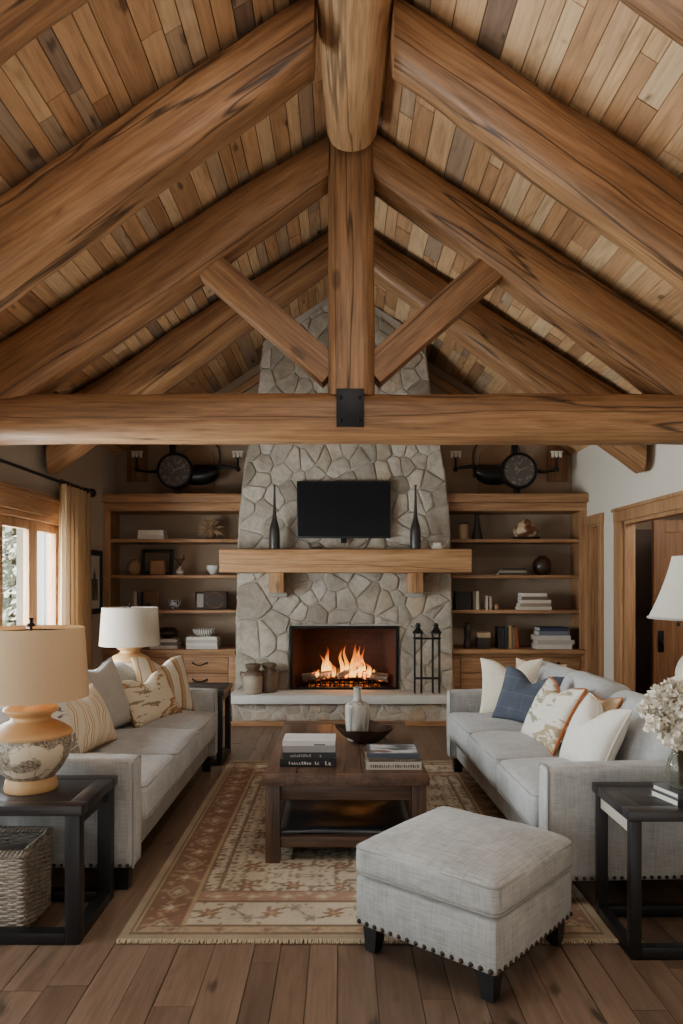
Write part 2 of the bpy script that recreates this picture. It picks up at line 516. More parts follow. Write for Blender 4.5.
# ------------------------------------------------------------------ setting
def build_setting():
    rnd = random.Random(3)
    # floor
    bm = bmesh.new()
    boards(bm, YF, YB, XL - .1, 5.4, lambda u, v, h: (v, u, h - .004),   .13, (.9, 2.2), .003, .012, rnd, .25)
    box(bm, XL - .1, 5.4, YF, YB, -.06, -.012)
    fm = tint_wood('floor_boards', [(0, srgb(98, 79, 65)), (.35, srgb(118, 96, 78)), (.7, srgb(132, 109, 90)), (1, srgb(108, 88, 73))], 'Y', .38, 1.0, .18, True, .5)
    structure(finish('floor', bm, fm, angle=30))
    # ceiling: boards on both slopes
    bm = bmesh.new()
    k = 1 / sqrt(1 + SL * SL)
    for s in (-1, 1):
        run = (abs((XL if s < 0 else XR) - XC) + .12) / k
        def place(u, v, h, s=s):
            x = XC + s * v * k
            return (x, u, PEAK - SL * k * v - h)
        boards(bm, YF, YB + .1, 0, run, place, .115, (.7, 2.2), .006, .02, rnd, .35)
        a = [(XC, PEAK + .03), (XC + s * run * k, PEAK - SL * k * run + .03)]
        vs = [bm.verts.new((x, y, z)) for (x, z), y in ((a[0], YF), (a[0], YB + .1), (a[1], YB + .1), (a[1], YF))]
        f = bm.faces.new(vs)
    cm = tint_wood('ceiling_boards', [(0, srgb(150, 112, 78)), (.2, srgb(190, 148, 106)), (.42, srgb(206, 168, 124)), (.58, srgb(176, 134, 94)), (.75, srgb(212, 178, 136)), (.88, srgb(164, 138, 112)), (.97, srgb(130, 106, 86)), (1, srgb(130, 106, 86))], 'Y', .6, 1.1, .3)
    structure(finish('ceiling', bm, cm, angle=30))

    # walls
    paintL = plain('paint_taupe', srgb(176, 162, 146), .85, 0, .02, 3, .04)
    paintR = plain('paint_white', srgb(208, 197, 181), .85, 0, .02, 3, .04)
    paintB = plain('paint_back', srgb(160, 137, 114), .85, 0, .02, 3, .04)
    zt = ceil_z(XL) + .03
    # left wall with two window openings
    W1 = (3.70, 6.92, .45, 2.02); W2 = (.2, 2.9, .45, 2.02)
    t0, t1 = XL - .16, XL
    bm = boxes((t0, t1, YF, W2[0], 0, zt), (t0, t1, W2[0], W2[1], 0, W2[2]), (t0, t1, W2[0], W2[1], W2[3], zt),
               (t0, t1, W2[1], W1[0], 0, zt), (t0, t1, W1[0], W1[1], 0, W1[2]), (t0, t1, W1[0], W1[1], W1[3], zt), (t0, t1, W1[1], YB, 0, zt))
    structure(finish('wall_left', bm, paintL, smooth=False))
    # right wall with a doorway (D2) and a narrow doorway (D1)
    zt = ceil_z(XR) + .03
    D1 = (7.56, 7.90, 2.05); D2 = (5.0, 6.93, 2.02)
    t0, t1 = XR, XR + .09
    bm = boxes((t0, t1, YF, D2[0], 0, zt), (t0, t1, D2[0], D2[1], D2[2], zt), (t0, t1, D2[1], D1[0], 0, zt), (t0, t1, D1[0], D1[1], D1[2], zt), (t0, t1, D1[1], YB, 0, zt))
    structure(finish('wall_right', bm, paintR, smooth=False))
    # gabled back wall
    bm = bmesh.new()
    prof = [(XL - .15, 0), (XR + .15, 0), (XR + .15, ceil_z(XR + .15) + .02), (XC, PEAK + .02), (XL - .15, ceil_z(XL - .15) + .02)]
    f = [bm.verts.new((x, YB, z)) for x, z in prof]; b = [bm.verts.new((x, YB + .15, z)) for x, z in prof]
    bm.faces.new(f); bm.faces.new(b[::-1])
    for i in range(5): bm.faces.new((f[i], f[(i + 1) % 5], b[(i + 1) % 5], b[i]))
    structure(finish('wall_back', bm, paintB, smooth=False))

    # baseboards
    structure(finish('baseboard_left', boxes((XL, XL + .018, YF, 8.0, 0, .12), bev=.004), oak('Y')))
    structure(finish('baseboard_right', boxes((XR - .018, XR, YF, D2[0] - .18, 0, .12), (XR - .018, XR, D2[1] + .18, D1[0] - .1, 0, .12), bev=.004), oak('Y')))

    # windows on the left wall
    def window(name, y0, y1, z0, z1, first):
        w = finish(name, boxes((XL - .16, XL + .0, y0, y0 + .05, z0, z1), (XL - .16, XL, y1 - .05, y1, z0, z1), (XL - .16, XL, y0 + .05, y1 - .05, z1 - .05, z1), (XL - .16, XL, y0 + .05, y1 - .05, z0, z0 + .05), bev=.003), oak('Y'))
        structure(w)
        finish('window_casing', boxes((XL, XL + .03, y0 - .13, y1 + .13, z1, z1 + .135), (XL + .0, XL + .055, y0 - .15, y1 + .15, z1 + .135, z1 + .175), (XL, XL + .03, y0 - .13, y0, z0 - .1, z1), (XL, XL + .03, y1, y1 + .13, z0 - .1, z1), (XL, XL + .06, y0 - .15, y1 + .15, z0 - .05, z0), bev=.004), oak('Y'), w)
        y = first
        while y + .12 < y1:
            ye = min(y + .65, y1 - .05)
            a, c = y, ye
            x0, x1 = XL - .10, XL - .05
            s = finish('sash', boxes((x0, x1, a, a + .085, z0 + .05, z1 - .05), (x0, x1, c - .085, c, z0 + .05, z1 - .05), (x0, x1, a + .085, c - .085, z1 - .13, z1 - .05), (x0, x1, a + .085, c - .085, z0 + .05, z0 + .15), bev=.006), oak('Z'), w)
            finish('window_pane', boxes((XL - .078, XL - .072, a + .08, c - .08, z0 + .14, z1 - .12)), glass_mat('window_glass', (.97, .99, .98, 1), .06), s, smooth=False)
            bm = boxes((x1, x1 + .014, c - .055, c - .03, 1.02, 1.12), bev=.004)
            tube(bm, [(x1 + .014, c - .042, 1.08), (x1 + .05, c - .042, 1.08), (x1 + .055, c - .042, 1.0)], .007, 6)
            finish('sash_latch', bm, BRONZE, s)
            y = ye
    window('window_1', *W1, 3.745 - .06 + .005)
    window('window_2', *W2, .25)  # out-of-view window, added to bring light into the foreground

    # narrow doorway
    d = structure(finish('door_1', boxes((XR + .05, XR + .088, D1[0] + .021, D1[1] - .021, 0.005, D1[2] - .021)), doorwood('Z'), smooth=False))
    finish('door_casing', boxes((XR - .03, XR, D1[0] - .09, D1[0], 0, D1[2]), (XR - .03, XR, D1[1], D1[1] + .09, 0, D1[2]), (XR - .035, XR, D1[0] - .1, D1[1] + .1, D1[2], D1[2] + .10), bev=.004), oak('Z'), d)
    finish('door_jamb', boxes((XR, XR + .09, D1[0], D1[0] + .02, 0, D1[2] - .02), (XR, XR + .09, D1[1] - .02, D1[1], 0, D1[2] - .02), (XR, XR + .09, D1[0], D1[1], D1[2] - .02, D1[2])), oak('Z'), d)
    finish('door_panel', boxes((XR + .04, XR + .05, D1[0] + .09, D1[1] - .09, .2, .9), (XR + .04, XR + .05, D1[0] + .09, D1[1] - .09, 1.05, 1.95), bev=.004), doorwood('Z'), d)
    finish('door_handle', boxes((XR + .02, XR + .05, D1[0] + .035, D1[0] + .065, .88, 1.08), bev=.006), BRONZE, d)

    # wide cased doorway with its hall
    d = structure(finish('door_2', boxes((XR, XR + .09, D2[0], D2[0] + .03, 0, D2[2] - .03), (XR, XR + .09, D2[1] - .03, D2[1], 0, D2[2] - .03), (XR, XR + .09, D2[0], D2[1], D2[2] - .03, D2[2])), oak('Z'), smooth=False))
    finish('door_casing', boxes((XR - .03, XR, D2[0] - .2, D2[0], 0, D2[2]), (XR - .03, XR, D2[1], D2[1] + .2, 0, D2[2]), (XR - .035, XR, D2[0] - .2, D2[1] + .2, D2[2], D2[2] + .10), (XR - .05, XR, D2[0] - .22, D2[1] + .22, D2[2] + .10, D2[2] + .13), bev=.004), oak('Z'), d)
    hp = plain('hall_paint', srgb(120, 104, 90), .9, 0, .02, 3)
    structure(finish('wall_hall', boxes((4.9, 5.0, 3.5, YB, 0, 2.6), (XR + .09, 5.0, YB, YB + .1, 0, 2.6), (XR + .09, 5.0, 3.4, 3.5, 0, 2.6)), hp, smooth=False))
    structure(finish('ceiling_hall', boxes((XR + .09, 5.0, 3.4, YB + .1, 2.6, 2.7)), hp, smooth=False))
    # door leaf standing in the hall, with a dark door further behind it
    d = structure(finish('door_3', boxes((3.08, 3.20, 7.30, 7.345, .005, 2.06), (3.78, 3.90, 7.30, 7.345, .005, 2.06), (3.20, 3.78, 7.30, 7.345, 1.94, 2.06), (3.20, 3.78, 7.30, 7.345, .005, .22), (3.20, 3.78, 7.315, 7.33, .22, 1.94), bev=.004), doorwood('Z'), smooth=False))
    bm = boxes((3.12, 3.175, 7.285, 7.30, .76, .97), bev=.004)
    finish('lock_plate', bm, IRON, d)
    bm = lathe([(0, 0), (.02, 0), (.022, .012), (.014, .03), (0, .034)], 16)
    finish('door_knob', bm, BRONZE, d, loc=(3.148, 7.285, .86), rot=(radians(90), 0, 0))
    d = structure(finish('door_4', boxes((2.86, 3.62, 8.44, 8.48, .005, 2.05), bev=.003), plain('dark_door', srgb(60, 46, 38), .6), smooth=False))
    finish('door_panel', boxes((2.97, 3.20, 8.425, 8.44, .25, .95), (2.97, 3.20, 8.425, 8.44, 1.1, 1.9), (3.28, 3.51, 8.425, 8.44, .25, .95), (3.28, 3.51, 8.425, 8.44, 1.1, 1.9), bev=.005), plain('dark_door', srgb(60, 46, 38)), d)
build_setting()

# ------------------------------------------------------------------ roof timbers
def build_timbers():
    words = ['above the foreground, cut by the top of the frame', 'first full one from the viewer', 'resting on the ends of the tie beam', 'behind the truss, foot on the side wall', 'against the gable wall beside the chimney']
    ys = [2.57, 3.82, 5.03, 6.37]
    for i, y in enumerate(ys):
        for s, side in ((-1, 'left'), (1, 'right')):
            xw = (XL if s < 0 else XR) + s * (.02 if i < 3 else -.09)
            dx = abs(xw - XC)
            def mid(d):
                lo = 4.24 - .735 * d; hi = 4.56 - .645 * d
                return lo, hi
            d0 = .20 if i < 2 else (.145 if i == 2 else .0)
            lo0, hi0 = mid(d0); lo1, hi1 = mid(dx)
            c = cos(math.atan(.73))
            wid = .27 if i < 4 else .16
            beam('log_rafter', (XC + .013 * (i < 3) + s * d0, y, (lo0 + hi0) / 2), (xw, y, (lo1 + hi1) / 2), (wid * .92, (hi0 - lo0) * c), (wid * 1.12, (hi1 - lo1) * c),
                 '%s slope log rafter %s' % (side, words[i]), seed=i * 2 + (s > 0), e=4.6, wob=.017, plumb=.745)
    for i, s in enumerate((-1, 1)):
        xw = XC + s * 1.9
        t = beam('trim_%d' % (i + 1), (XC + s * .5, 8.46, ceil_z(XC + s * .5) - .17), (xw, 8.46, ceil_z(xw) - .17), (.06, .09), (.06, .09), None, 5 + i, 8, mat=oak('X'), wob=.001)
        structure(t)
    # ridge log ending on the king post
    b = beam('ridge_log', (.066, 1.0, 4.44), (.066, 4.80, 4.41), (.54, .50), (.335, .34), 'round pale ridge log running overhead and ending at the king post', seed=31, e=2.1, wob=.008, mat=pale_log('X'))
    tb = beam('tie_beam', (XL, 5.03, 2.553), (XR, 5.03, 2.553), (.31, .315), (.31, .315), 'thick horizontal log tie beam spanning the whole room', seed=44, e=3.6, wob=.010)
    p = finish('iron_bracket', boxes((XC - .083, XC + .097, 4.855, 4.872, 2.47, 2.715), (XC - .083, XC + .097, 4.855, 5.0, 2.708, 2.72), bev=.003), IRON)
    # bracket belongs to the tie beam
    M = Matrix.LocRotScale(tb.location, tb.rotation_euler, None)
    p.parent = tb; p.matrix_parent_inverse = M.inverted()
    bm = bmesh.new()
    for x in (XC - .055, XC + .069):
        for z in (2.51, 2.66):
            bmesh.ops.create_uvsphere(bm, u_segments=10, v_segments=6, radius=.012, matrix=Matrix.Translation((x, 4.853, z)))
    q = finish('bolt_heads', bm, IRON); q.parent = p
    beam('king_post', (.066, 5.03, 2.69), (.066, 5.03, 4.62), (.312, .31), (.312, .31), 'upright square timber king post in the middle of the truss', seed=52, e=5, up=(0, -1, 0), wob=.006)
    for s, side in ((-1, 'left'), (1, 'right')):
        x0 = .066 + s * .13
        beam('truss_strut', (x0, 5.03, 2.86), (.066 + s * 1.0, 5.03, 3.62), (.165, .205), (.165, .20), 'diagonal timber strut from king post up to the %s rafter' % side, seed=60 + s, e=11, wob=.004)
build_timbers()

# ------------------------------------------------------------------ stonework
def clip(poly, a, b, c):
    """keep a*x+b*y<=c"""
    out = []
    for i in range(len(poly)):
        p, q = poly[i], poly[(i + 1) % len(poly)]
        dp, dq = a * p[0] + b * p[1] - c, a * q[0] + b * q[1] - c
        if dp <= 0: out.append(p)
        if dp * dq < 0:
            t = dp / (dp - dq)
            out.append((p[0] + (q[0] - p[0]) * t, p[1] + (q[1] - p[1]) * t))
    return out

def voronoi(x0, x1, y0, y1, size, rnd, drop=.22):
    seeds = []
    nx, ny = max(1, round((x1 - x0) / size)), max(1, round((y1 - y0) / (size * .82)))
    for j in range(ny):
        for i in range(nx):
            if rnd.random() < drop: continue
            seeds.append((x0 + (i + .5 + (.25 if j % 2 else -.25) + rnd.uniform(-.42, .42)) * (x1 - x0) / nx, y0 + (j + .5 + rnd.uniform(-.42, .42)) * (y1 - y0) / ny))
    cells = []
    for p in seeds:
        poly = [(x0, y0), (x1, y0), (x1, y1), (x0, y1)]
        for q in seeds:
            if q is p or abs(q[0] - p[0]) > size * 5 or abs(q[1] - p[1]) > size * 5: continue
            a, b = q[0] - p[0], q[1] - p[1]
            poly = clip(poly, a, b, a * (p[0] + q[0]) / 2 + b * (p[1] + q[1]) / 2)
            if len(poly) < 3: break
        if len(poly) >= 3: cells.append(poly)
    return cells

def stone_face(bm, poly, to3, rnd, gap=.0035, depth=.018):
    """one stone: rounded outline, bevelled rim, slightly tilted uneven face; to3(x, z, out)"""
    n = len(poly)
    cx = sum(p[0] for p in poly) / n; cy = sum(p[1] for p in poly) / n
    area = abs(sum(poly[i][0] * poly[(i + 1) % n][1] - poly[(i + 1) % n][0] * poly[i][1] for i in range(n))) / 2
    if area < .0012: return
    # drop very short edges
    P = [p for i, p in enumerate(poly) if math.hypot(p[0] - poly[i - 1][0], p[1] - poly[i - 1][1]) > .012]
    if len(P) < 3: return
    for it in range(2):
        Q = []
        for i in range(len(P)):
            p, q = P[i], P[(i + 1) % len(P)]
            k = .10 if it == 0 else .22
            Q.append((p[0] * (1 - k) + q[0] * k, p[1] * (1 - k) + q[1] * k))
            Q.append((p[0] * k + q[0] * (1 - k), p[1] * k + q[1] * (1 - k)))
        P = Q
    tx, ty = rnd.uniform(-.06, .06), rnd.uniform(-.06, .06)
    hh = depth * rnd.uniform(.7, 1.35)
    lay = bm.loops.layers.float_color.get('tint') or bm.loops.layers.float_color.new('tint')
    t = rnd.random()
    rings = []
    sd = rnd.uniform(0, 100)
    for ins, h in ((gap, -.02), (gap + .001, hh * .55), (gap + .005, hh * .88), (gap + .016, hh)):
        ring = []
        for x, y in P:
            d = math.hypot(x - cx, y - cy) + 1e-6
            k = max(.25, 1 - ins / d * 1.15)
            jx = noise.noise(Vector((x * 22, y * 22, sd))) * .007
            X, Y = cx + (x - cx) * k + jx, cy + (y - cy) * k + noise.noise(Vector((x * 22, y * 22, sd + 9))) * .007
            out = h + ((X - cx) * tx + (Y - cy) * ty if h > 0 else 0) + (noise.noise(Vector((X * 9, Y * 9, sd))) * .008 if h > 0 else 0)
            ring.append(bm.verts.new(to3(X, Y, out)))
        rings.append(ring)
    inner = []
    for x, y in P:
        X, Y = cx + (x - cx) * .5, cy + (y - cy) * .5
        inner.append(bm.verts.new(to3(X, Y, hh * 1.08 + (X - cx) * tx + (Y - cy) * ty + noise.noise(Vector((X * 9, Y * 9, sd))) * .012)))
    rings.append(inner)
    c = bm.verts.new(to3(cx, cy, hh * 1.05 + rnd.uniform(-.006, .008)))
    fs = []
    m = len(P)
    for a, b in zip(rings, rings[1:]):
        for i in range(m):
            fs.append(bm.faces.new((a[i], a[(i + 1) % m], b[(i + 1) % m], b[i])))
    for i in range(m):
        fs.append(bm.faces.new((inner[i], inner[(i + 1) % m], c)))
    for f in fs:
        for lp in f.loops: lp[lay] = (t, t, t, 1)

def build_fireplace():
    CX = .03
    YC = 7.86
    prof = [(0.0, 1.16), (.31, 1.155), (1.6, 1.13), (2.05, 1.12), (2.62, 1.065), (3.45, .915), (4.1, .845), (4.7, .79)]
    def hw(z):
        for (a, wa), (b, wb) in zip(prof, prof[1:]):
            if z <= b: return wa + (wb - wa) * (z - a) / (b - a)
        return prof[-1][1]
    HX0, HX1, HZ0, HZ1 = -.545, .605, .312, .985
    root = thing('stone_fireplace', 'tapered fieldstone fireplace and chimney rising to the ridge between two bookcases', 'fireplace', (CX, YC, 0))
    mort = plain('mortar', srgb(176, 167, 154), .95, 0, .08, 30, .4)
    # core with the opening
    bm = bmesh.new()
    zs = sorted({0.0, HZ0, HZ1, *[p[0] for p in prof[1:-1]], 4.0, 4.5})
    for a, b in zip(zs, zs[1:]):
        wa, wb = hw(a), hw(b)
        def cut(z, w): return min(w, max(.05, (PEAK - .01 - z) / SL))
        wa, wb = cut(a, wa), cut(b, wb)
        segs = [(-1, 1)]
        def quad(p): bm.faces.new([bm.verts.new(v) for v in p])
        y = YC
        if HZ0 <= a and b <= HZ1:
            quad([(CX - wa, y, a), (HX0, y, a), (HX0, y, b), (CX - wb, y, b)])
            quad([(HX1, y, a), (CX + wa, y, a), (CX + wb, y, b), (HX1, y, b)])
        else:
            quad([(CX - wa, y, a), (CX + wa, y, a), (CX + wb, y, b), (CX - wb, y, b)])
        quad([(CX - wa, y, a), (CX - wb, y, b), (CX - wb, YB, b), (CX - wa, YB, a)])
        quad([(CX + wa, y, a), (CX + wb, y, b), (CX + wb, YB, b), (CX + wa, YB, a)])
    for v in bm.verts: v.co -= Vector((CX, YC, 0))
    bmesh.ops.remove_doubles(bm, verts=bm.verts[:], dist=1e-4)
    finish('mortar_core', bm, mort, root, smooth=False)
    # stones
    rnd = random.Random(21)
    bm = bmesh.new()
    bm.loops.layers.float_color.new('tint')
    def to3(x, z, out): return (x * hw(z) / 1.155, -out, z)
    hx0, hx1 = (HX0 - CX), (HX1 - CX)
    # hole bounds in the un-tapered frame
    k = 1.155 / hw(.65)
    hx0, hx1 = hx0 * k - .004, hx1 * k + .004
    for poly in voronoi(-1.155, 1.155, .2, 4.75, .20, rnd, .28):
        pieces = []
        if min(p[1] for p in poly) < HZ1 + .01 and max(p[0] for p in poly) > hx0 and min(p[0] for p in poly) < hx1:
            l = clip(poly, 1, 0, hx0); r = clip(poly, -1, 0, -hx1)
            m = clip(clip(poly, 1, 0, hx1), -1, 0, -hx0)
            m = clip(m, 0, -1, -(HZ1 + .012)) if len(m) > 2 else []
            pieces = [q for q in (l, r, m) if len(q) > 2]
        else:
            pieces = [poly]
        for q in pieces:
            q = clip(q, 0, 1, 4.6)
            if len(q) > 2: q = clip(q, .6, 1, PEAK - .02)
            if len(q) > 2: q = clip(q, -.6, 1, PEAK - .02)
            if len(q) > 2: stone_face(bm, q, to3, rnd)
    # returns on both sides of the chimney
    for s in (-1, 1):
        for poly in voronoi(0, .62, .2, 4.3, .24, rnd, .2):
            stone_face(bm, poly, lambda u, z, out, s=s: (s * (min(hw(z), max(.05, (PEAK - .03 - z) / SL)) + out * .5), .01 + u, z), rnd)
    finish('stone_facing', bm, stone_mat(), root, angle=70)
    # hearth
    hb = finish('hearth_base', boxes((-1.13, 1.13, -.39, .0, 0, .225)), mort, root, smooth=False)
    bm = bmesh.new(); bm.loops.layers.float_color.new('tint')
    for poly in voronoi(-1.13, 1.13, .045, .23, .15, rnd, .1):
        stone_face(bm, poly, lambda u, z, out: (u, -.385 - out * .5, z), rnd, gap=.007)
    finish('stone_facing', bm, stone_mat(), hb, angle=70)
    slab = plain('hearth_slab_stone', srgb(206, 202, 194), .7, 0, .06, 12, .2)
    finish('hearth_slab', boxes((-1.16, 1.16, -.44, .0, .225, .311), bev=.008), slab, root)
    finish('base_moulding', boxes((-1.15, 1.15, -.425, -.37, 0, .05), bev=.004), oak('X'), root)
    # firebox lining
    T = NT('firebox_brick')
    v = T.coords((1, 1, 1), rnd=False)
    br = T.n('ShaderNodeTexBrick', {'Vector': T.n('ShaderNodeMapping', {'Vector': v, 'Rotation': (radians(90), 0, 0)}).outputs[0], 'Color1': srgb(84, 54, 40), 'Color2': srgb(76, 48, 36), 'Mortar': srgb(64, 42, 32), 'Scale': 4.0, 'Mortar Size': .012})
    T.bsdf(br.outputs['Color'], .9)
    bm = bmesh.new()
    y0, y1 = .0, .52
    X0, X1, Z0, Z1 = HX0 - CX, HX1 - CX, HZ0, HZ1
    def quad(p): bm.faces.new([bm.verts.new(v) for v in p])
    bx0, bx1 = X0 + .14, X1 - .14
    quad([(bx0, y1, Z0), (bx1, y1, Z0), (bx1, y1, Z1), (bx0, y1, Z1)])
    quad([(X0, y0, Z0), (bx0, y1, Z0), (bx0, y1, Z1), (X0, y0, Z1)])
    quad([(X1, y0, Z0), (bx1, y1, Z0), (bx1, y1, Z1), (X1, y0, Z1)])
    quad([(X0, y0, Z0), (X1, y0, Z0), (bx1, y1, Z0), (bx0, y1, Z0)])
    quad([(X0, y0, Z1), (X1, y0, Z1), (bx1, y1, Z1), (bx0, y1, Z1)])
    finish('firebox', bm, T.m, root, smooth=False)
    fr = .028
    bm = boxes((X0, X0 + fr, -.035, .02, Z0, Z1), (X1 - fr, X1, -.035, .02, Z0, Z1), (X0 + fr, X1 - fr, -.035, .02, Z1 - fr, Z1), (X0 + fr, X1 - fr, -.035, .02, Z0, Z0 + fr * .8), bev=.003)
    finish('firebox_frame', bm, IRON, root)
    # mantel and corbels
    m = beam('mantel_beam', (-1.275, -.17, 1.667), (1.295, -.17, 1.667), (.30, .245), (.30, .245), None, 71, 9, wob=.008, mat=mantel_wood('X'))
    m.parent = root
    for x in (-.70, .735):
        bm = boxes((x - .075, x + .075, -.27, .0, 1.34, 1.548), bev=.006)
        c = finish('mantel_corbel', bm, mantel_wood('Z'), root)
        finish('corbel_stone', boxes((x - .10, x + .10, -.09, .0, 1.29, 1.34), bev=.012), plain('corbel_stone', srgb(158, 150, 138), .9, 0, .1, 14, .4), c)
    return root
build_fireplace()

def build_fire():
    YC = 7.86
    g = thing('fire_grate', 'black iron log grate holding the burning logs', 'grate', (.03, YC + .22, .313))
    bm = bmesh.new()
    for i in range(15):
        x = -.36 + .72 * i / 14
        tube(bm, [(x, -.15, .0), (x, -.155, .085), (x, -.15, .06), (x, .12, .05)], .007, 6)
    tube(bm, [(-.38, -.13, .05), (.38, -.13, .05)], .008, 6); tube(bm, [(-.38, .08, .05), (.38, .08, .05)], .008, 6)
    finish('grate_bars', bm, IRON, g)
    for x in (-.36, .36):
        bm = bmesh.new(); tube(bm, [(x, .08, .0), (x, .08, .05)], .008, 6); finish('leg', bm, IRON, g)
    # logs
    T = NT('burning_log')
    v = T.coords((1, 1, 1))
    n = T.noise(v, 9, 6, .6); n2 = T.noise(T.coords((2, 14, 14)), 2, 5, .6)
    c = T.ramp(n2, [(.3, srgb(44, 36, 32)), (.5, srgb(112, 100, 90)), (.7, srgb(176, 166, 156))])
    em = T.ramp(n, [(.56, (0, 0, 0)), (.68, (1, .22, .03))])
    b = T.bsdf(c, .95, bump=n2, bstr=.8, bdist=.02)
    T.t.links.new(em, b.inputs['Emission Color']); b.inputs['Emission Strength'].default_value = 5
    specs = [(-.46, -.05, .075, 10, 6, .36, .05), (.47, -.05, .075, 170, 6, .36, .05), (-.24, -.03, .095, 48, 8, .34, .042), (.26, -.06, .09, 126, 12, .34, .042), (-.34, .07, .09, 2, 1, .70, .055), (-.07, -.10, .10, 24, 22, .32, .032)]
    lab = ['charred split log at the left end of the fire', 'charred split log at the right end of the fire', 'burning log slanting back in the left half of the fire', 'burning log slanting back in the right half of the fire', 'long burning back log lying across the grate', 'thin burning stick tilted on top of the fire logs']
    for i, (x, y, z, rz, ry, L, r) in enumerate(specs):
        o = finish('fire_log', log_bm(L, (r * 2, r * 1.9), (r * 1.7, r * 1.7), 80 + i, 2.3, 16, 20, .012), T.m, None, (.03 + x, YC + .22 + y, .313 + z + .02), (0, -radians(ry), radians(rz)), angle=60)
        tag(o, lab[i], 'log', 'burning logs in the fireplace')
    # ember bed
    T2 = NT('embers')
    n = T2.noise(T2.coords((1, 1, 1)), 26, 5, .6)
    b = T2.bsdf(srgb(40, 30, 26), .95, bump=n, bstr=.8, bdist=.02)
    T2.t.links.new(T2.ramp(n, [(.5, (0, 0, 0)), (.66, (1, .20, .02))]), b.inputs['Emission Color']); b.inputs['Emission Strength'].default_value = 1.6
    bm = bmesh.new()
    bmesh.ops.create_grid(bm, x_segments=40, y_segments=14, size=.5)
    for v in bm.verts:
        x, y = v.co.x * .78, v.co.y * .36
        e = max(0, 1 - (x / .39) ** 4) * max(0, 1 - (y / .18) ** 4)
        v.co = Vector((x, y, e * (.03 + .025 * noise.noise(Vector((x * 20, y * 20, 0))))))
    o = finish('ember_bed', bm, T2.m, None, (.03, YC + .25, .314)); tag(o, 'bed of glowing embers and ash under the grate', 'embers', kind='stuff')
    # flames
    T3 = NT('flame')
    tc = T3.n('ShaderNodeTexCoord').outputs['Generated']
    z = T3.n('ShaderNodeSeparateXYZ', {0: tc}).outputs['Z']
    nn = T3.noise(T3.coords((9, 9, 4)), 1.2, 3, .5, .8)
    zz = T3.math('ADD', z, T3.math('MULTIPLY', T3.math('SUBTRACT', nn, .5), .9))
    colr = T3.ramp(zz, [(.0, (1, .30, .03)), (.2, (1, .52, .10)), (.5, (1, .30, .025)), (.9, (.9, .11, .005))])
    st = T3.n('ShaderNodeMapRange', {'Value': zz, 'From Min': 0, 'From Max': 1, 'To Min': 4.6, 'To Max': 1.4}).outputs[0]
    em = T3.n('ShaderNodeEmission', {'Color': colr, 'Strength': st})
    tr = T3.n('ShaderNodeBsdfTransparent')
    al = T3.n('ShaderNodeMapRange', {'Value': zz, 'From Min': .25, 'From Max': 1.0, 'To Min': .62, 'To Max': .05}).outputs[0]
    mx = T3.n('ShaderNodeMixShader', {0: al, 1: tr.outputs[0], 2: em.outputs[0]})
    T3.t.links.new(mx.outputs[0], T3.out.inputs['Surface'])
    rnd = random.Random(5)
    fl = [(-.20, .36, .042), (-.16, .24, .036), (-.235, .26, .034), (-.12, .16, .036), (-.02, .34, .036), (.025, .38, .034), (.105, .40, .05), (.14, .36, .044), (.17, .30, .036), (.215, .34, .032), (.26, .18, .045), (.065, .22, .036), (-.30, .10, .03), (.31, .10, .026)]
    for i, (x, h, r) in enumerate(fl):
        bm = bmesh.new()
        n, seg = 18, 14
        R = []
        ph, y = rnd.uniform(0, 9), rnd.uniform(-.06, .05)
        for k in range(n + 1):
            t = k / n
            rad = r * (sin(pi * min(1, t * .9 + .12)) ** .8) * (1 - t) ** .6 + .0006
            ox = .030 * sin(t * 4 + ph) * t + .012 * sin(t * 11 + ph * 2) * t
            R.append([bm.verts.new((ox + rad * cos(2 * pi * j / seg) * .8, rad * .45 * sin(2 * pi * j / seg), t * h)) for j in range(seg)])
        for a, b in zip(R, R[1:]):
            for j in range(seg): bm.faces.new((a[j], a[(j + 1) % seg], b[(j + 1) % seg], b[j]))
        o = finish('flame', bm, T3.m, None, (.03 + x, YC + .20 + y, .313 + .105), angle=80)
        tag(o, 'orange tongue of flame rising from the logs in the fireplace', 'flame', 'flames of the log fire')
    for x, z, e in ((-.15, .50, 1.6), (.14, .52, 2.4)):
        ld = bpy.data.lights.new('fire_glow', 'POINT'); ld.energy = e; ld.color = (1, .38, .10); ld.shadow_soft_size = .08
        l = bpy.data.objects.new('fire_glow', ld); COL.objects.link(l); l.location = (.03 + x, YC + .12, z)
build_fire()

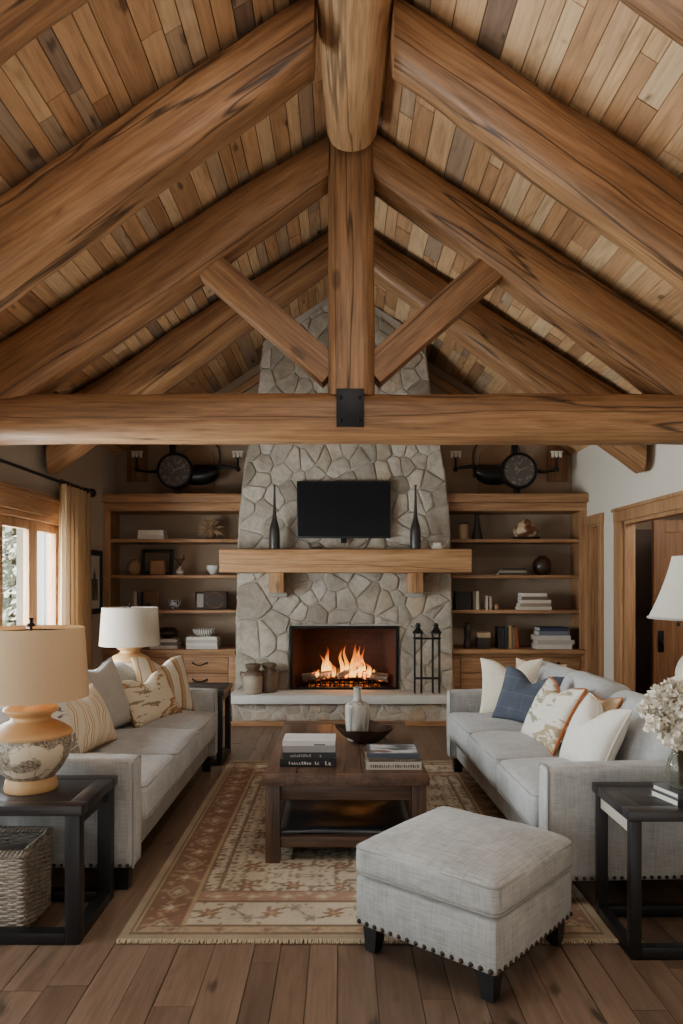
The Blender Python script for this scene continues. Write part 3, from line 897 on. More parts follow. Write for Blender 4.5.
# ------------------------------------------------------------------ built-in bookcases
CHX = .03
CH_PROF = [(0.0, 1.16), (.31, 1.155), (1.6, 1.13), (2.05, 1.12), (2.62, 1.065), (3.45, .915), (4.1, .845), (4.7, .79)]
def chimney_half(z):
    for (a, wa), (b, wb) in zip(CH_PROF, CH_PROF[1:]):
        if z <= b: return wa + (wb - wa) * (z - a) / (b - a)
    return CH_PROF[-1][1]
SHELF_Z = [1.915, 1.526, 1.147]
COUNTER = .726
def build_bookcase(x0, x1, side, cols):
    root = thing('built_in_bookcase', 'built-in oak bookcase with drawers, %s of the stone fireplace' % side, 'bookcase', ((x0 + x1) / 2, 8.0, 0))
    c = (x0 + x1) / 2
    def B(name, mat, *sp, bev=.003, par=root):
        sp = [(a - c, b - c, y0 - 8.0, y1 - 8.0, z0, z1) for a, b, y0, y1, z0, z1 in sp]
        return finish(name, boxes(*sp, bev=bev), mat, par)
    inner = plain('niche_paint', srgb(164, 143, 121), .9, 0, .03, 3)
    B('back_panel', inner, (x0 if side == 'left' else CHX + 1.06, CHX - 1.06 if side == 'left' else x1, 8.44, 8.46, 0, 2.30), bev=0)
    st = .075
    left = side == 'left'
    def span(z, inset):
        h = chimney_half(z) + .004
        return (x0 + inset, CHX - h) if left else (CHX + h, x1 - inset)
    for a, b in (((x0, x0 + .04),) if left else ((x1 - .04, x1),)):
        B('side_panel', oak('Z'), (a, b, 8.02, 8.44, COUNTER, 2.22))
    for a, b in (((x0, x0 + st),) if left else ((x1 - st, x1),)):
        B('face_stile', oak('Z'), (a, b, 7.99, 8.02, COUNTER, 2.22))
    B('header_rail', oak('X'), (*span(2.22, 0), 7.99, 8.44, 2.22, 2.305))
    B('top_ledge', oak('X'), (*span(2.3, 0), 7.93, 8.46, 2.305, 2.398), bev=.006)
    for z in SHELF_Z:
        B('shelf', oak('X'), (*span(z - .036, .04), 8.015, 8.44, z - .036, z), bev=.004)
    B('counter_top', oak('X'), (x0, x1, 7.92, 8.44, COUNTER - .045, COUNTER), bev=.005)
    B('cabinet_carcass', oak('X'), (x0, x1, 7.99, 8.44, .0, COUNTER - .045), bev=.002)
    B('face_frame', oak('X'), (x0, x1, 7.965, 7.99, COUNTER - .085, COUNTER - .045), (x0, x1, 7.965, 7.99, 0, .10), (x0, x0 + .08, 7.965, 7.99, .1, COUNTER - .085), (x1 - .08, x1, 7.965, 7.99, .1, COUNTER - .085), (c - .025, c + .025, 7.965, 7.99, .1, COUNTER - .085), bev=.002)
    for a, b in ((x0 + .085, c - .03), (c + .03, x1 - .085)):
        for z0, z1 in ((.475, .635), (.29, .465), (.105, .28)):
            d = B('drawer', oak('X'), (a, b, 7.955, 7.99, z0, z1), bev=.006)
            mx, mz = (a + b) / 2 - c, (z0 + z1) / 2 + .015
            bm = bmesh.new()
            tube(bm, [(mx - .075, -.045, mz + .01), (mx - .075, -.06, mz + .012), (mx - .06, -.075, mz + .004), (mx - .02, -.082, mz - .012), (mx + .02, -.082, mz - .012), (mx + .06, -.075, mz + .004), (mx + .075, -.06, mz + .012), (mx + .075, -.045, mz + .01)], .007, 8)
            for q in (-.075, .075):
                bmesh.ops.create_uvsphere(bm, u_segments=10, v_segments=6, radius=.012, matrix=Matrix.Translation((mx + q, -.05, mz + .01)))
            finish('drawer_pull', bm, BRONZE, d)
    return root
build_bookcase(XL, -1.135, 'left', 2)
build_bookcase(1.195, XR, 'right', 2)

# ------------------------------------------------------------------ shared small things
def col_mat(r, g, b, rough=.6):
    return plain('colour_%d_%d_%d' % (r, g, b), srgb(r, g, b), rough, 0, .05, 20)

def book(label, w, d, h, col, loc, rz=0, standing=False, group=None, lean=0, rough=.55, marks=None):
    """lying: w along X (spine faces -Y), d along Y, h up.  standing: spine faces -Y, w thick, d deep, h tall"""
    o = thing('book', label, 'book', loc, rz, group)
    t = .004
    if not standing:
        bm = boxes((-w / 2, w / 2, -d / 2, d / 2, 0, t), (-w / 2, w / 2, -d / 2, d / 2, h - t, h), (-w / 2, w / 2, -d / 2, -d / 2 + t, t, h - t))
        finish('cover', bm, col_mat(*col, rough=rough), o, smooth=False)
        finish('pages', boxes((-w / 2 + .006, w / 2 - .006, -d / 2 + t, d / 2 - .006, t, h - t)), PAPER, o, smooth=False)
        if marks:
            rr = random.Random(int(w * 1000 + h * 7000 + loc[0] * 100))
            bm = bmesh.new()
            for x0, x1, zz0, zz1, step in marks[1]:
                x = x0
                while x < x1:
                    ww = step * rr.uniform(.35, .75)
                    hgt = zz1 - zz0
                    top = zz1 if rr.random() < .7 else zz0 + hgt * .7
                    box(bm, -w / 2 + x * w, -w / 2 + (x + ww) * w, -d / 2 - .0012, -d / 2, zz0 * h, top * h)
                    if rr.random() < .5: box(bm, -w / 2 + x * w, -w / 2 + (x + step * .8) * w, -d / 2 - .0012, -d / 2, zz0 * h, (zz0 + hgt * .2) * h)
                    x += step
            finish('spine_lettering', bm, marks[0], o, smooth=False)
    else:
        bm = boxes((-w / 2, -w / 2 + t, 0, d, 0, h), (w / 2 - t, w / 2, 0, d, 0, h), (-w / 2 + t, w / 2 - t, 0, t, 0, h))
        finish('cover', bm, col_mat(*col, rough=rough), o, smooth=False)
        finish('pages', boxes((-w / 2 + t, w / 2 - t, t, d - .006, .004, h - .006)), PAPER, o, smooth=False)
        if lean: o.rotation_euler = (0, lean, rz)
    return o

def px(x, Y): return (x - 341.5) * Y / 740.0
def pz(y, Y): return 1.45 - (y - 582) * Y / 740.0

def vessel(name, label, cat, profile, mat, loc, group=None, seg=32, thick=.006):
    pr = smooth_profile(profile, 5)
    inner = [(max(.001, r - thick), max(z, pr[0][1] + thick)) for r, z in reversed(pr) if z > pr[0][1] + thick]
    full = [(0, pr[0][1])] + pr + inner + [(0, pr[0][1] + thick)]
    o = finish(name, lathe(full, seg), mat, None, loc, angle=50)
    return tag(o, label, cat, group)

def frame_thing(name, label, w, h, loc, matcol, motif=None, fw=.03, rx=-.12, fcol=(34, 29, 27)):
    o = thing(name, label, 'picture frame', loc); o.rotation_euler = (rx, 0, 0)
    bm = boxes((-w / 2, -w / 2 + fw, -.012, .012, 0, h), (w / 2 - fw, w / 2, -.012, .012, 0, h), (-w / 2 + fw, w / 2 - fw, -.012, .012, 0, fw), (-w / 2 + fw, w / 2 - fw, -.012, .012, h - fw, h), bev=.002)
    finish('frame', bm, col_mat(*fcol), o)
    finish('picture', boxes((-w / 2 + fw, w / 2 - fw, -.004, .006, fw, h - fw)), matcol, o, smooth=False)
    return o

def build_shelf_items():
    Y = 8.16
    z1, z2, z3 = SHELF_Z
    ceram = plain('cream_ceramic', srgb(206, 196, 180), .5, 0, .05, 12)
    tan = plain('tan_ceramic', srgb(164, 128, 92), .6, 0, .12, 14)
    dark = plain('dark_ceramic', srgb(44, 36, 32), .4, 0, .1, 12)
    # left, first shelf
    x = px(153, Y)
    for i, (w, c) in enumerate(((.285, (208, 200, 186)), (.275, (220, 212, 198)))):
        book('%s pale book lying on the top left shelf beside the spiky ornament' % ('lower' if i == 0 else 'upper'), w, .2, .05, c, (x, Y, z1 + .0505 * i), group='books lying on the top left shelf')
    # spiky ornament
    o = thing('spiky_ornament', 'dried star-burst seed ornament on the top left shelf', 'ornament', (px(210, Y), Y, z1))
    bm = bmesh.new(); rr = random.Random(9)
    for i in range(110):
        a, e = rr.uniform(0, 2 * pi), rr.uniform(-.3, 1.5)
        d = Vector((cos(a) * cos(e), sin(a) * cos(e), sin(e)))
        L = rr.uniform(.13, .19)
        tube(bm, [Vector((0, 0, .095)) + d * .02, Vector((0, 0, .095)) + d * L * .6 + Vector((0, 0, .01)), Vector((0, 0, .095)) + d * L - Vector((0, 0, .012 * (1 - sin(e))))], [.007, .006, .001], 5)
    finish('spikes', bm, col_mat(176, 150, 116, .9), o)
    finish('core', lathe(smooth_profile([(.04, 0), (.06, .04), (.06, .09), (.03, .12), (.001, .125)], 4), 16), col_mat(120, 92, 66, .9), o)
    # left, second shelf
    vessel('round_vase', 'round tan vase at the left end of the second left shelf', 'vase', [(.04, 0), (.07, .04), (.075, .10), (.05, .155), (.025, .175), (.028, .19)], tan, (px(134, Y), Y, z2))
    frame_thing('picture_frame', 'large dark picture frame leaning on the second left shelf', .35, .29, (px(157, 8.3), 8.30, z2 + .003), col_mat(104, 84, 66), fw=.04)
    o = finish('wooden_ornament', boxes((-.08, .08, -.05, .05, 0, .16), bev=.02, seg=3), plain('carved_tan', srgb(150, 108, 72), .6, 0, .15, 18, .4), None, (px(158, 8.12), 8.12, z2)); tag(o, 'carved tan wooden block ornament in front of the large dark frame', 'ornament')
    bv = vessel('bud_vase', 'small cream bud vase with dry twig on the second left shelf', 'vase', [(.025, 0), (.042, .025), (.042, .05), (.014, .085), (.012, .10)], ceram, (px(180, Y), Y, z2))
    bm = bmesh.new(); rr = random.Random(4)
    for i in range(7):
        a = rr.uniform(0, 6.3); L = rr.uniform(.08, .14)
        tube(bm, [(0, 0, .09), (.02 * cos(a), .02 * sin(a), .09 + L * .5), (.06 * cos(a), .06 * sin(a), .09 + L)], [.003, .003, .008], 5)
    finish('dry_twig', bm, col_mat(92, 66, 48, .9), bv)
    vessel('white_bowl', 'plain white bowl at the right end of the second left shelf', 'bowl', [(.03, 0), (.035, .015), (.065, .06), (.07, .105)], plain('white_glaze', srgb(226, 222, 212), .35), (px(213, Y), Y, z2))
    # left, third shelf
    for i, (xx, w, h, c) in enumerate(((135, .032, .2, (196, 182, 160)), (139.5, .032, .195, (60, 52, 48)))):
        book('%s standing book at the left end of the third left shelf' % ('cream' if i == 0 else 'dark narrow'), w, .16, h, c, (px(xx, 8.1), 8.1, z3), standing=True, group='books standing on the third left shelf')
    frame_thing('picture_frame', 'brown wooden picture frame beside two books on the third left shelf', .17, .21, (px(150.5, 8.2), 8.2, z3 + .002), col_mat(134, 98, 66), fw=.022, fcol=(122, 84, 54))
    vessel('small_pot', 'tiny dark pot in front of the brown wooden frame', 'pot', [(.018, 0), (.03, .02), (.032, .05), (.026, .075)], col_mat(70, 58, 50), (px(148, 8.08), 8.08, z3))
    # blue pattern bowl
    T = NT('blue_pattern'); v = T.coords((1, 1, 1)); vo = T.n('ShaderNodeTexVoronoi', {'Vector': v, 'Scale': 34.0})
    T.bsdf(T.ramp(vo.outputs['Distance'], [(.36, srgb(44, 60, 104)), (.5, srgb(206, 208, 212))]), .3)
    vessel('patterned_bowl', 'small blue and white patterned bowl on the third left shelf', 'bowl', [(.03, 0), (.032, .015), (.06, .05), (.068, .105)], T.m, (px(174.5, Y), Y, z3))
    frame_thing('picture_frame', 'narrow dark frame with pale picture on the third left shelf', .115, .19, (px(200, 8.2), 8.2, z3 + .002), col_mat(182, 172, 158), fw=.02)
    o = thing('carved_box', 'dark wooden carved box with arched centre on the third left shelf', 'ornament', (px(216, 8.2), 8.2, z3))
    finish('case', boxes((-.125, .125, -.05, .05, 0, .2), bev=.01), col_mat(58, 40, 30), o)
    bm = bmesh.new()
    for s in (1, -1):
        tube(bm, [(.09 * cos(a), -.054, .10 + s * .012 + s * .075 * sin(a)) for a in [pi * k / 10 for k in range(11)]], .009, 6)
    finish('carved_arches', bm, col_mat(118, 84, 58), o)
    # left counter
    zc = COUNTER
    for i, (w, c) in enumerate(((.30, (190, 182, 170)), (.29, (104, 96, 88)), (.28, (176, 166, 150)))):
        book('%s book under the dark bowl on the left counter' % ('bottom', 'middle grey', 'top')[i], w, .2, .035, c, (px(166, 8.12), 8.12, zc + .0355 * i), group='books under the dark bowl')
    vessel('dark_bowl', 'dark round bowl sitting on books behind the far lamp', 'bowl', [(.05, 0), (.10, .03), (.115, .07), (.09, .10), (.08, .115)], dark, (px(168, 8.12), 8.12, zc + .107))
    for i, (w, c) in enumerate(((.34, (196, 186, 170)), (.335, (214, 208, 198)), (.345, (188, 180, 166)), (.33, (222, 216, 206)))):
        book('%s book in the pale stack on the left counter' % ('bottom', 'second', 'third', 'top')[i], w, .22, .033, c, (px(203.5, 8.08), 8.08, zc + .0335 * i), group='pale books stacked on the left counter')
    T = NT('striped_glaze'); v = T.coords((1, 1, 1)); w = T.n('ShaderNodeTexWave', {'Vector': v, 'Scale': 14.0, 'Distortion': 3.0})
    T.bsdf(T.ramp(w.outputs['Fac'], [(.3, srgb(120, 118, 116)), (.6, srgb(226, 222, 214))]), .35)
    vessel('patterned_bowl', 'grey and white wide bowl on the pale book stack', 'bowl', [(.06, 0), (.08, .01), (.115, .04), (.12, .075)], T.m, (px(204, 8.08), 8.08, zc + .135))
    # right, first shelf
    cn = vessel('canister', 'cream cylindrical canister on the top right shelf', 'canister', [(.058, 0), (.06, .01), (.06, .16), (.058, .17)], plain('cream_canister', srgb(176, 150, 118), .6), (px(463, Y), Y, z1))
    finish('lid', lathe([(0, .19), (.02, .19), (.022, .183), (.06, .183), (.06, .168), (0, .168)], 28), dark, cn)
    o = finish('ribbed_vase', lathe(smooth_profile([(.001, 0), (.06, 0), (.062, .02), (.045, .10), (.028, .20), (.022, .265), (.03, .28), (.012, .285)], 5), 12), dark, None, (px(477, Y), Y, z1), angle=10); tag(o, 'dark ribbed cone-shaped vase on the top right shelf', 'vase')
    bm = lathe(smooth_profile([(.001, .0), (.09, .0), (.15, .016), (.158, .024), (.145, .022), (.09, .012), (.001, .012)], 4), 32)
    o = finish('display_plate', bm, dark, None, (px(526, Y), Y, z1)); tag(o, 'shallow dark plate under the shell on the top right shelf', 'plate')
    bm = bmesh.new()
    bmesh.ops.create_icosphere(bm, subdivisions=4, radius=1)
    for v in bm.verts:
        n = noise.noise(v.co * 1.7 + Vector((5, 3, 1))); n2 = noise.noise(v.co * 4)
        f = 1 + .25 * n + .08 * n2
        k = 1 - .45 * max(0, v.co.z)
        v.co = Vector((v.co.x * .135 * f * k, v.co.y * .085 * f * k, v.co.z * .11 * f + .10))
    T = NT('shell'); n = T.noise(T.coords((1, 1, 1)), 9, 3, .5)
    T.bsdf(T.ramp(n, [(.46, srgb(196, 170, 136)), (.54, srgb(112, 70, 46))]), .5, bump=n, bstr=.4)
    o = finish('sea_shell', bm, T.m, None, (px(526, Y), Y, z1 + .012), angle=80); tag(o, 'cream and brown lumpy shell on the dark plate', 'shell')
    # right, second shelf
    for i, (w, c) in enumerate(((.33, (62, 52, 46)), (.27, (160, 148, 132)), (.25, (54, 46, 42)))):
        book('%s flat book beside the round dark vase on the second right shelf' % ('bottom dark', 'middle pale', 'top dark')[i], w, .2, .024, c, (px(512 + (i > 0) * 0, 8.1), 8.1, z2 + .0245 * i), group='flat books on the second right shelf')
    vessel('round_vase', 'round dark ball vase on the second right shelf', 'vase', [(.045, 0), (.085, .04), (.10, .10), (.085, .165), (.045, .20), (.05, .21)], plain('brown_glaze', srgb(66, 46, 36), .3, 0, .15), (px(542, Y), Y, z2))
    # right, third shelf
    for i, (xx, w, h, c, l) in enumerate(((463.5, .17, .2, (38, 34, 32), 'thick black box-like volume'), (474.3, .03, .19, (120, 106, 90), 'brown grey slim book'), (477.5, .034, .2, (206, 196, 176), 'cream tall slim book'), (487.0, .024, .15, (196, 186, 168), 'first small pale book'), (490.6, .026, .15, (176, 160, 138), 'second small beige book'))):
        book('%s standing on the third right shelf' % l, w, .16, h, c, (px(xx, 8.1), 8.1, z3), standing=True, group='books standing on the third right shelf')
    vessel('small_pot', 'tiny pale pot at the end of the small books on the third right shelf', 'pot', [(.012, 0), (.022, .015), (.022, .04), (.014, .06)], tan, (px(496.5, 8.1), 8.1, z3))
    for i, (w, c, dx) in enumerate(((.355, (196, 184, 166), 0), (.33, (150, 132, 112), .0), (.32, (206, 194, 176), .01), (.29, (112, 92, 76), -.005), (.27, (212, 202, 186), -.01))):
        book('%s book in the flat stack on the third right shelf' % ('lowest', 'second', 'third', 'fourth', 'topmost')[i], w, .21, .036, c, (px(533, 8.1) + dx, 8.1, z3 + .0365 * i), group='books in a flat stack on the third right shelf')
    # right counter
    vessel('tall_vase', 'slim black vase at the left end of the right counter', 'vase', [(.04, 0), (.045, .03), (.034, .12), (.04, .2), (.028, .26), (.034, .28)], dark, (px(467.5, 8.08), 8.08, zc))
    o = thing('keepsake_box', 'small dark box with a pale lid on the right counter', 'box', (px(483, 8.08), 8.08, zc))
    finish('box_body', boxes((-.07, .07, -.06, .06, 0, .12), bev=.006), col_mat(52, 42, 36), o)
    finish('lid', boxes((-.073, .073, -.063, .063, .12, .175), bev=.008), col_mat(176, 154, 122), o)
    for i, (xx, w, h, c, ln, l) in enumerate(((499.5, .03, .235, (40, 36, 36), 0, 'first black'), (502.6, .03, .225, (52, 46, 44), 0, 'second black'), (506.2, .04, .235, (44, 48, 56), 0, 'dark blue-grey'), (510.3, .034, .245, (170, 142, 96), 0, 'ochre'), (513.8, .03, .235, (134, 112, 84), 0, 'brown'), (517.6, .03, .235, (164, 78, 48), -.10, 'leaning rust red'))):
        book('%s book standing in the row on the right counter' % l, w, .16, h, c, (px(xx, 8.05), 8.05, zc + (.003 if ln else 0)), standing=True, group='books standing on the right counter', lean=ln)
    for i, (w, c, dx) in enumerate(((.39, (214, 206, 192), .0), (.40, (186, 176, 160), .02), (.38, (206, 198, 186), -.01), (.33, (120, 122, 130), .0), (.31, (52, 60, 82), .0))):
        book('%s book in the stack at the right end of the right counter' % ('lowest white', 'second beige', 'third pale', 'fourth grey', 'topmost navy')[i], w, .24, (.05, .045, .05, .045, .04)[i], c, (px(551, 8.1) + dx, 8.1, zc + (0, .0505, .096, .1465, .192)[i]), group='books stacked at the right end of the right counter')
build_shelf_items()

def build_gauges():
    for s, cx in ((1, px(176.6, 8.2)), (-1, px(517, 8.2))):
        side = 'left' if s > 0 else 'right'
        zc = 2.67
        o = thing('dial_instrument', 'antique black dial instrument with side arms standing on the %s bookcase' % side, 'instrument', (cx, 8.2, 2.40))
        z = zc - 2.40
        blk = plain('instrument_black', srgb(34, 31, 30), .35, .5)
        bm = lathe([(0, -.02), (.185, -.02), (.2, 0), (.2, .05), (.19, .065), (.172, .065), (.168, .05), (0, .05)], 48)
        finish('dial_case', bm, blk, o, (0, -.05, z), (radians(90), 0, 0), angle=30)
        T = MATS.get('dial_face')
        if T is None:
            N = NT('dial_face'); n = N.noise(N.coords((1, 1, 1)), 24, 3, .5)
            N.bsdf(N.ramp(n, [(.56, srgb(88, 81, 75)), (.66, srgb(128, 118, 108))]), .3); T = N.m; MATS['dial_face'] = T
        d = finish('dial_face', lathe([(0, 0), (.168, 0), (.168, .003), (0, .003)], 48), T, o, (0, -.101, z), (radians(90), 0, 0), angle=30)
        bm = bmesh.new()
        for k in range(12):
            a = 2 * pi * k / 12
            tube(bm, [(.135 * cos(a), .135 * sin(a), .004), (.158 * cos(a), .158 * sin(a), .004)], .003, 5)
        for a, L in ((.4, .12), (2.2, .1), (4.0, .06)):
            tube(bm, [(0, 0, .006), (L * cos(a), L * sin(a), .006)], [.005, .0015], 5)
        finish('pointers', bm, col_mat(150, 140, 126), d)
        # barrel beside the dial: flat top, round belly
        bm = bmesh.new()
        R = []
        for d, zt_, zb_ in ((.10, .07, -.12), (.18, .072, -.142), (.28, .072, -.145), (.36, .07, -.13), (.42, .066, -.095), (.46, .06, -.05), (.475, .045, -.01)):
            c_, h_ = (zt_ + zb_) / 2, (zt_ - zb_) / 2
            R.append([bm.verts.new((s * d, .02 + .1 * min(1, h_ / .07) * cos(2 * pi * k / 20), z + c_ + h_ * sin(2 * pi * k / 20))) for k in range(20)])
        for a, b in zip(R, R[1:]):
            for k in range(20): bm.faces.new((a[k], a[(k + 1) % 20], b[(k + 1) % 20], b[k]))
        bm.faces.new(R[0]); bm.faces.new(R[-1][::-1])
        finish('housing', bm, blk, o, angle=30)
        bm = bmesh.new(); tube(bm, [(s * .2, 0, z + .05), (s * .52, 0, z + .06), (s * .68, 0, z + .04)], [.03, .022, .014], 10)
        tube(bm, [(-s * .19, 0, z + .01), (-s * .3, 0, z), (-s * .44, 0, z + .02)], [.026, .017, .013], 10)
        finish('side_arm', bm, blk, o)
        for q in (-s * .44, s * .68):
            bm = bmesh.new()
            bmesh.ops.create_uvsphere(bm, u_segments=14, v_segments=10, radius=.03, matrix=Matrix.Translation((q, 0, z + .03)))
            tube(bm, [(q, 0, z + .03), (q, 0, z + .19)], .013, 10); tube(bm, [(q - .04, 0, z + .165), (q + .04, 0, z + .165)], .008, 8)
            u = finish('upright', bm, blk, o)
            bm = bmesh.new()
            for w in (-.042, 0, .042):
                lathe([(0, z + .16), (.016, z + .16), (.019, z + .20), (.019, z + .215), (0, z + .215)], 14, bm, (q + w, 0))
            box(bm, q - .065, q + .065, -.02, .02, z + .2155, z + .232, bev=.004)
            finish('white_insulator', bm, col_mat(206, 196, 182), u)
        bm = boxes((-.06, .06, -.05, .05, 0, .02), (-.03, .03, -.03, .03, .02, z - .17), bev=.004)
        finish('foot', bm, blk, o)
        bm = boxes((-.07, .0, -.06, .0, z + .18, z + .30), bev=.01)
        finish('top_box', bm, blk, o)
        # boards on the wall behind
        w = px(137, 8.48) if s > 0 else px(557.5, 8.48)
        p = finish('wall_plaque', boxes((-.115, .115, -.025, 0, 0, .42), bev=.004), doorwood('Z'), None, (w, 8.498, 2.60)); tag(p, 'plain wooden plaque on the back wall behind the %s instrument' % side, 'plaque')
        a = thing('arched_plaque', 'arched wooden plaque with a dark loop above the %s instrument' % side, 'plaque', (cx + s * .17, 8.498, 2.44))
        bm = bmesh.new()
        pts = [(-.2, 0), (.2, 0), (.2, .42)] + [(.2 * cos(pi * k / 12), .42 + .16 * sin(pi * k / 12)) for k in range(1, 12)] + [(-.2, .42)]
        f = [bm.verts.new((p[0], -.03, p[1])) for p in pts]; b = [bm.verts.new((p[0], 0, p[1])) for p in pts]
        bm.faces.new(f); bm.faces.new(b[::-1])
        for i in range(len(pts)): bm.faces.new((f[i], f[(i + 1) % len(pts)], b[(i + 1) % len(pts)], b[i]))
        finish('board', bm, plain('plaque_tan', srgb(150, 116, 84), .7, 0, .1), a, smooth=False)
        bm = bmesh.new(); tube(bm, [(-.26, -.04, .2), (-.27, -.04, .45)] + [(.26 * cos(pi - pi * k / 12), -.04, .5 + .16 * sin(pi * k / 12)) for k in range(13)] + [(.27, -.04, .45), (.25, -.04, .2)], .011, 8)
        finish('loop', bm, col_mat(84, 64, 48), a)
build_gauges()

# ------------------------------------------------------------------ chimney accessories
def build_mantel_things():
    # television
    Y = 7.80
    w, h = .985, .60
    o = thing('television', 'black flat screen television mounted on the chimney stones', 'television', (px(343.7, Y), Y, pz(510, Y)))
    finish('bezel', boxes((-w / 2, w / 2, -.04, .0, -h / 2, h / 2), bev=.006), plain('tv_black', srgb(20, 20, 21), .35), o)
    T = NT('tv_screen'); T.bsdf(srgb(16, 17, 20), .3, Specular_IOR_Level=.25)
    finish('screen', boxes((-w / 2 + .014, w / 2 - .014, -.043, -.039, -h / 2 + .02, h / 2 - .014)), T.m, o, smooth=False)
    finish('wall_mount', boxes((-.25, .25, 0, .045, -.2, .2)), IRON, o)
    finish('receiver_tab', boxes((-.03, .03, -.035, -.01, -h / 2 - .05, -h / 2), bev=.004), IRON, o)
    ztop = 1.79
    Y = 7.66
    pw = plain('pewter', srgb(70, 66, 62), .35, .5, .08)
    for s, x in (('left', 274.5), ('right', 415.5)):
        o = finish('tall_bottle', lathe(smooth_profile([(.001, 0), (.050, 0), (.055, .02), (.055, .17), (.045, .24), (.024, .32), (.016, .42), (.011, .55), (.010, .64), (.014, .66), (.001, .665)], 6), 24), pw, None, (px(x, Y), Y, ztop), angle=60)
        tag(o, 'tall dark slender-necked bottle %s of the television on the mantel' % s, 'bottle')
    o = thing('white_box', 'small white box with a lid at the right end of the mantel', 'box', (px(437, Y), Y, ztop))
    finish('box_body', boxes((-.055, .055, -.04, .04, 0, .035), bev=.004), col_mat(198, 188, 172), o)
    finish('lid', boxes((-.035, .04, -.035, .035, .035, .065), bev=.006), col_mat(216, 208, 194), o)
    o = finish('remote_control', boxes((-.06, .06, -.025, .025, 0, .022), bev=.006), BLACKWOOD, None, (px(317, Y), 7.62, ztop)); tag(o, 'black remote control lying on the mantel under the television', 'remote')
    o = finish('cable', tube(bmesh.new(), [(-.02, 0, .006), (0, .01, .02), (.03, .03, .08), (.05, .05, .13)], .006, 6), BLACKWOOD, None, (px(366, 7.7), 7.7, ztop)); tag(o, 'short black cable rising behind the mantel to the television', 'cable')

    # stoneware jugs on the hearth
    zt = .311
    T = NT('stoneware'); tc = T.n('ShaderNodeTexCoord').outputs['Generated']; z = T.n('ShaderNodeSeparateXYZ', {0: tc}).outputs['Z']
    n = T.noise(T.coords((1, 1, 1)), 8, 5, .6)
    zz = T.math('ADD', z, T.math('MULTIPLY', T.math('SUBTRACT', n, .5), .12))
    T.bsdf(T.mix(1.0, T.ramp(zz, [(.56, srgb(168, 152, 132)), (.62, srgb(112, 92, 74)), (1, srgb(96, 78, 62))]), T.ramp(n, [(.3, (.8, .8, .8)), (.7, (1.1, 1.1, 1.1))]), 'MULTIPLY'), .6)
    T2 = NT('stoneware_dark'); n = T2.noise(T2.coords((1, 1, 1)), 8, 5, .6)
    T2.bsdf(T2.ramp(n, [(.3, srgb(92, 78, 64)), (.7, srgb(128, 110, 90))]), .6)
    for (x, Y, m, sc, lab) in ((253, 7.56, T.m, 1.0, 'two-tone beige and brown stoneware jar on the hearth, in front'), (269, 7.68, T2.m, .98, 'brown stoneware jar standing half behind the two-tone jar')):
        P = [(.075, 0), (.09, .02), (.098, .10), (.098, .17), (.092, .21), (.062, .235), (.055, .245), (.07, .26), (.078, .285), (.074, .30), (.03, .31), (.001, .312)]
        o = finish('stoneware_jar', lathe([(0, 0)] + [(r * sc, z * sc) for r, z in smooth_profile(P, 4)], 32), m, None, (px(x, Y), Y, zt), angle=60)
        tag(o, lab, 'jar')
        hs = bmesh.new()
        tube(hs, [(-.09 * sc, 0, .21), (-.125 * sc, 0, .22), (-.13 * sc, 0, .18), (-.097 * sc, 0, .15)], .01, 8)
        finish('handle', hs, m, o)
    # iron lantern stand
    Y = 7.565
    x = px(427, Y)
    o = thing('fireplace_tool_stand', 'tall black iron stand with two lantern tops on the hearth', 'stand', (x, Y, zt))
    for q in (-.092, .092):
        bm = bmesh.new()
        for a in (-.034, .034):
            for b in (-.045, .045):
                tube(bm, [(q + a, b, 0), (q + a, b, .56)], .0058, 7)
        finish('post', bm, IRON, o)
        bm = bmesh.new()
        lathe([(0, .613), (.056, .613), (.058, .622), (.054, .630), (.024, .664), (.022, .684), (.029, .688), (.029, .700), (.020, .704), (.020, .718), (0, .72)], 14, bm, (q, 0))
        for a in range(4):
            tube(bm, [(q + .046 * cos(a * pi / 2 + .78), .046 * sin(a * pi / 2 + .78), .56), (q + .052 * cos(a * pi / 2 + .78), .052 * sin(a * pi / 2 + .78), .615)], .006, 6)
        tube(bm, [(q + .05 * cos(a * pi / 8), .05 * sin(a * pi / 8), .565) for a in range(16)], .007, 6, closed=True)
        finish('lantern_top', bm, IRON, o)
    bm = bmesh.new()
    for z in (.56, .155):
        for b in (-.045, .045):
            tube(bm, [(-.126, b, z), (.126, b, z)], .006, 6)
        for a in (-.126, -.058, .058, .126): tube(bm, [(a, -.045, z), (a, .045, z)], .006, 6)
    finish('cross_bars', bm, IRON, o)
build_mantel_things()

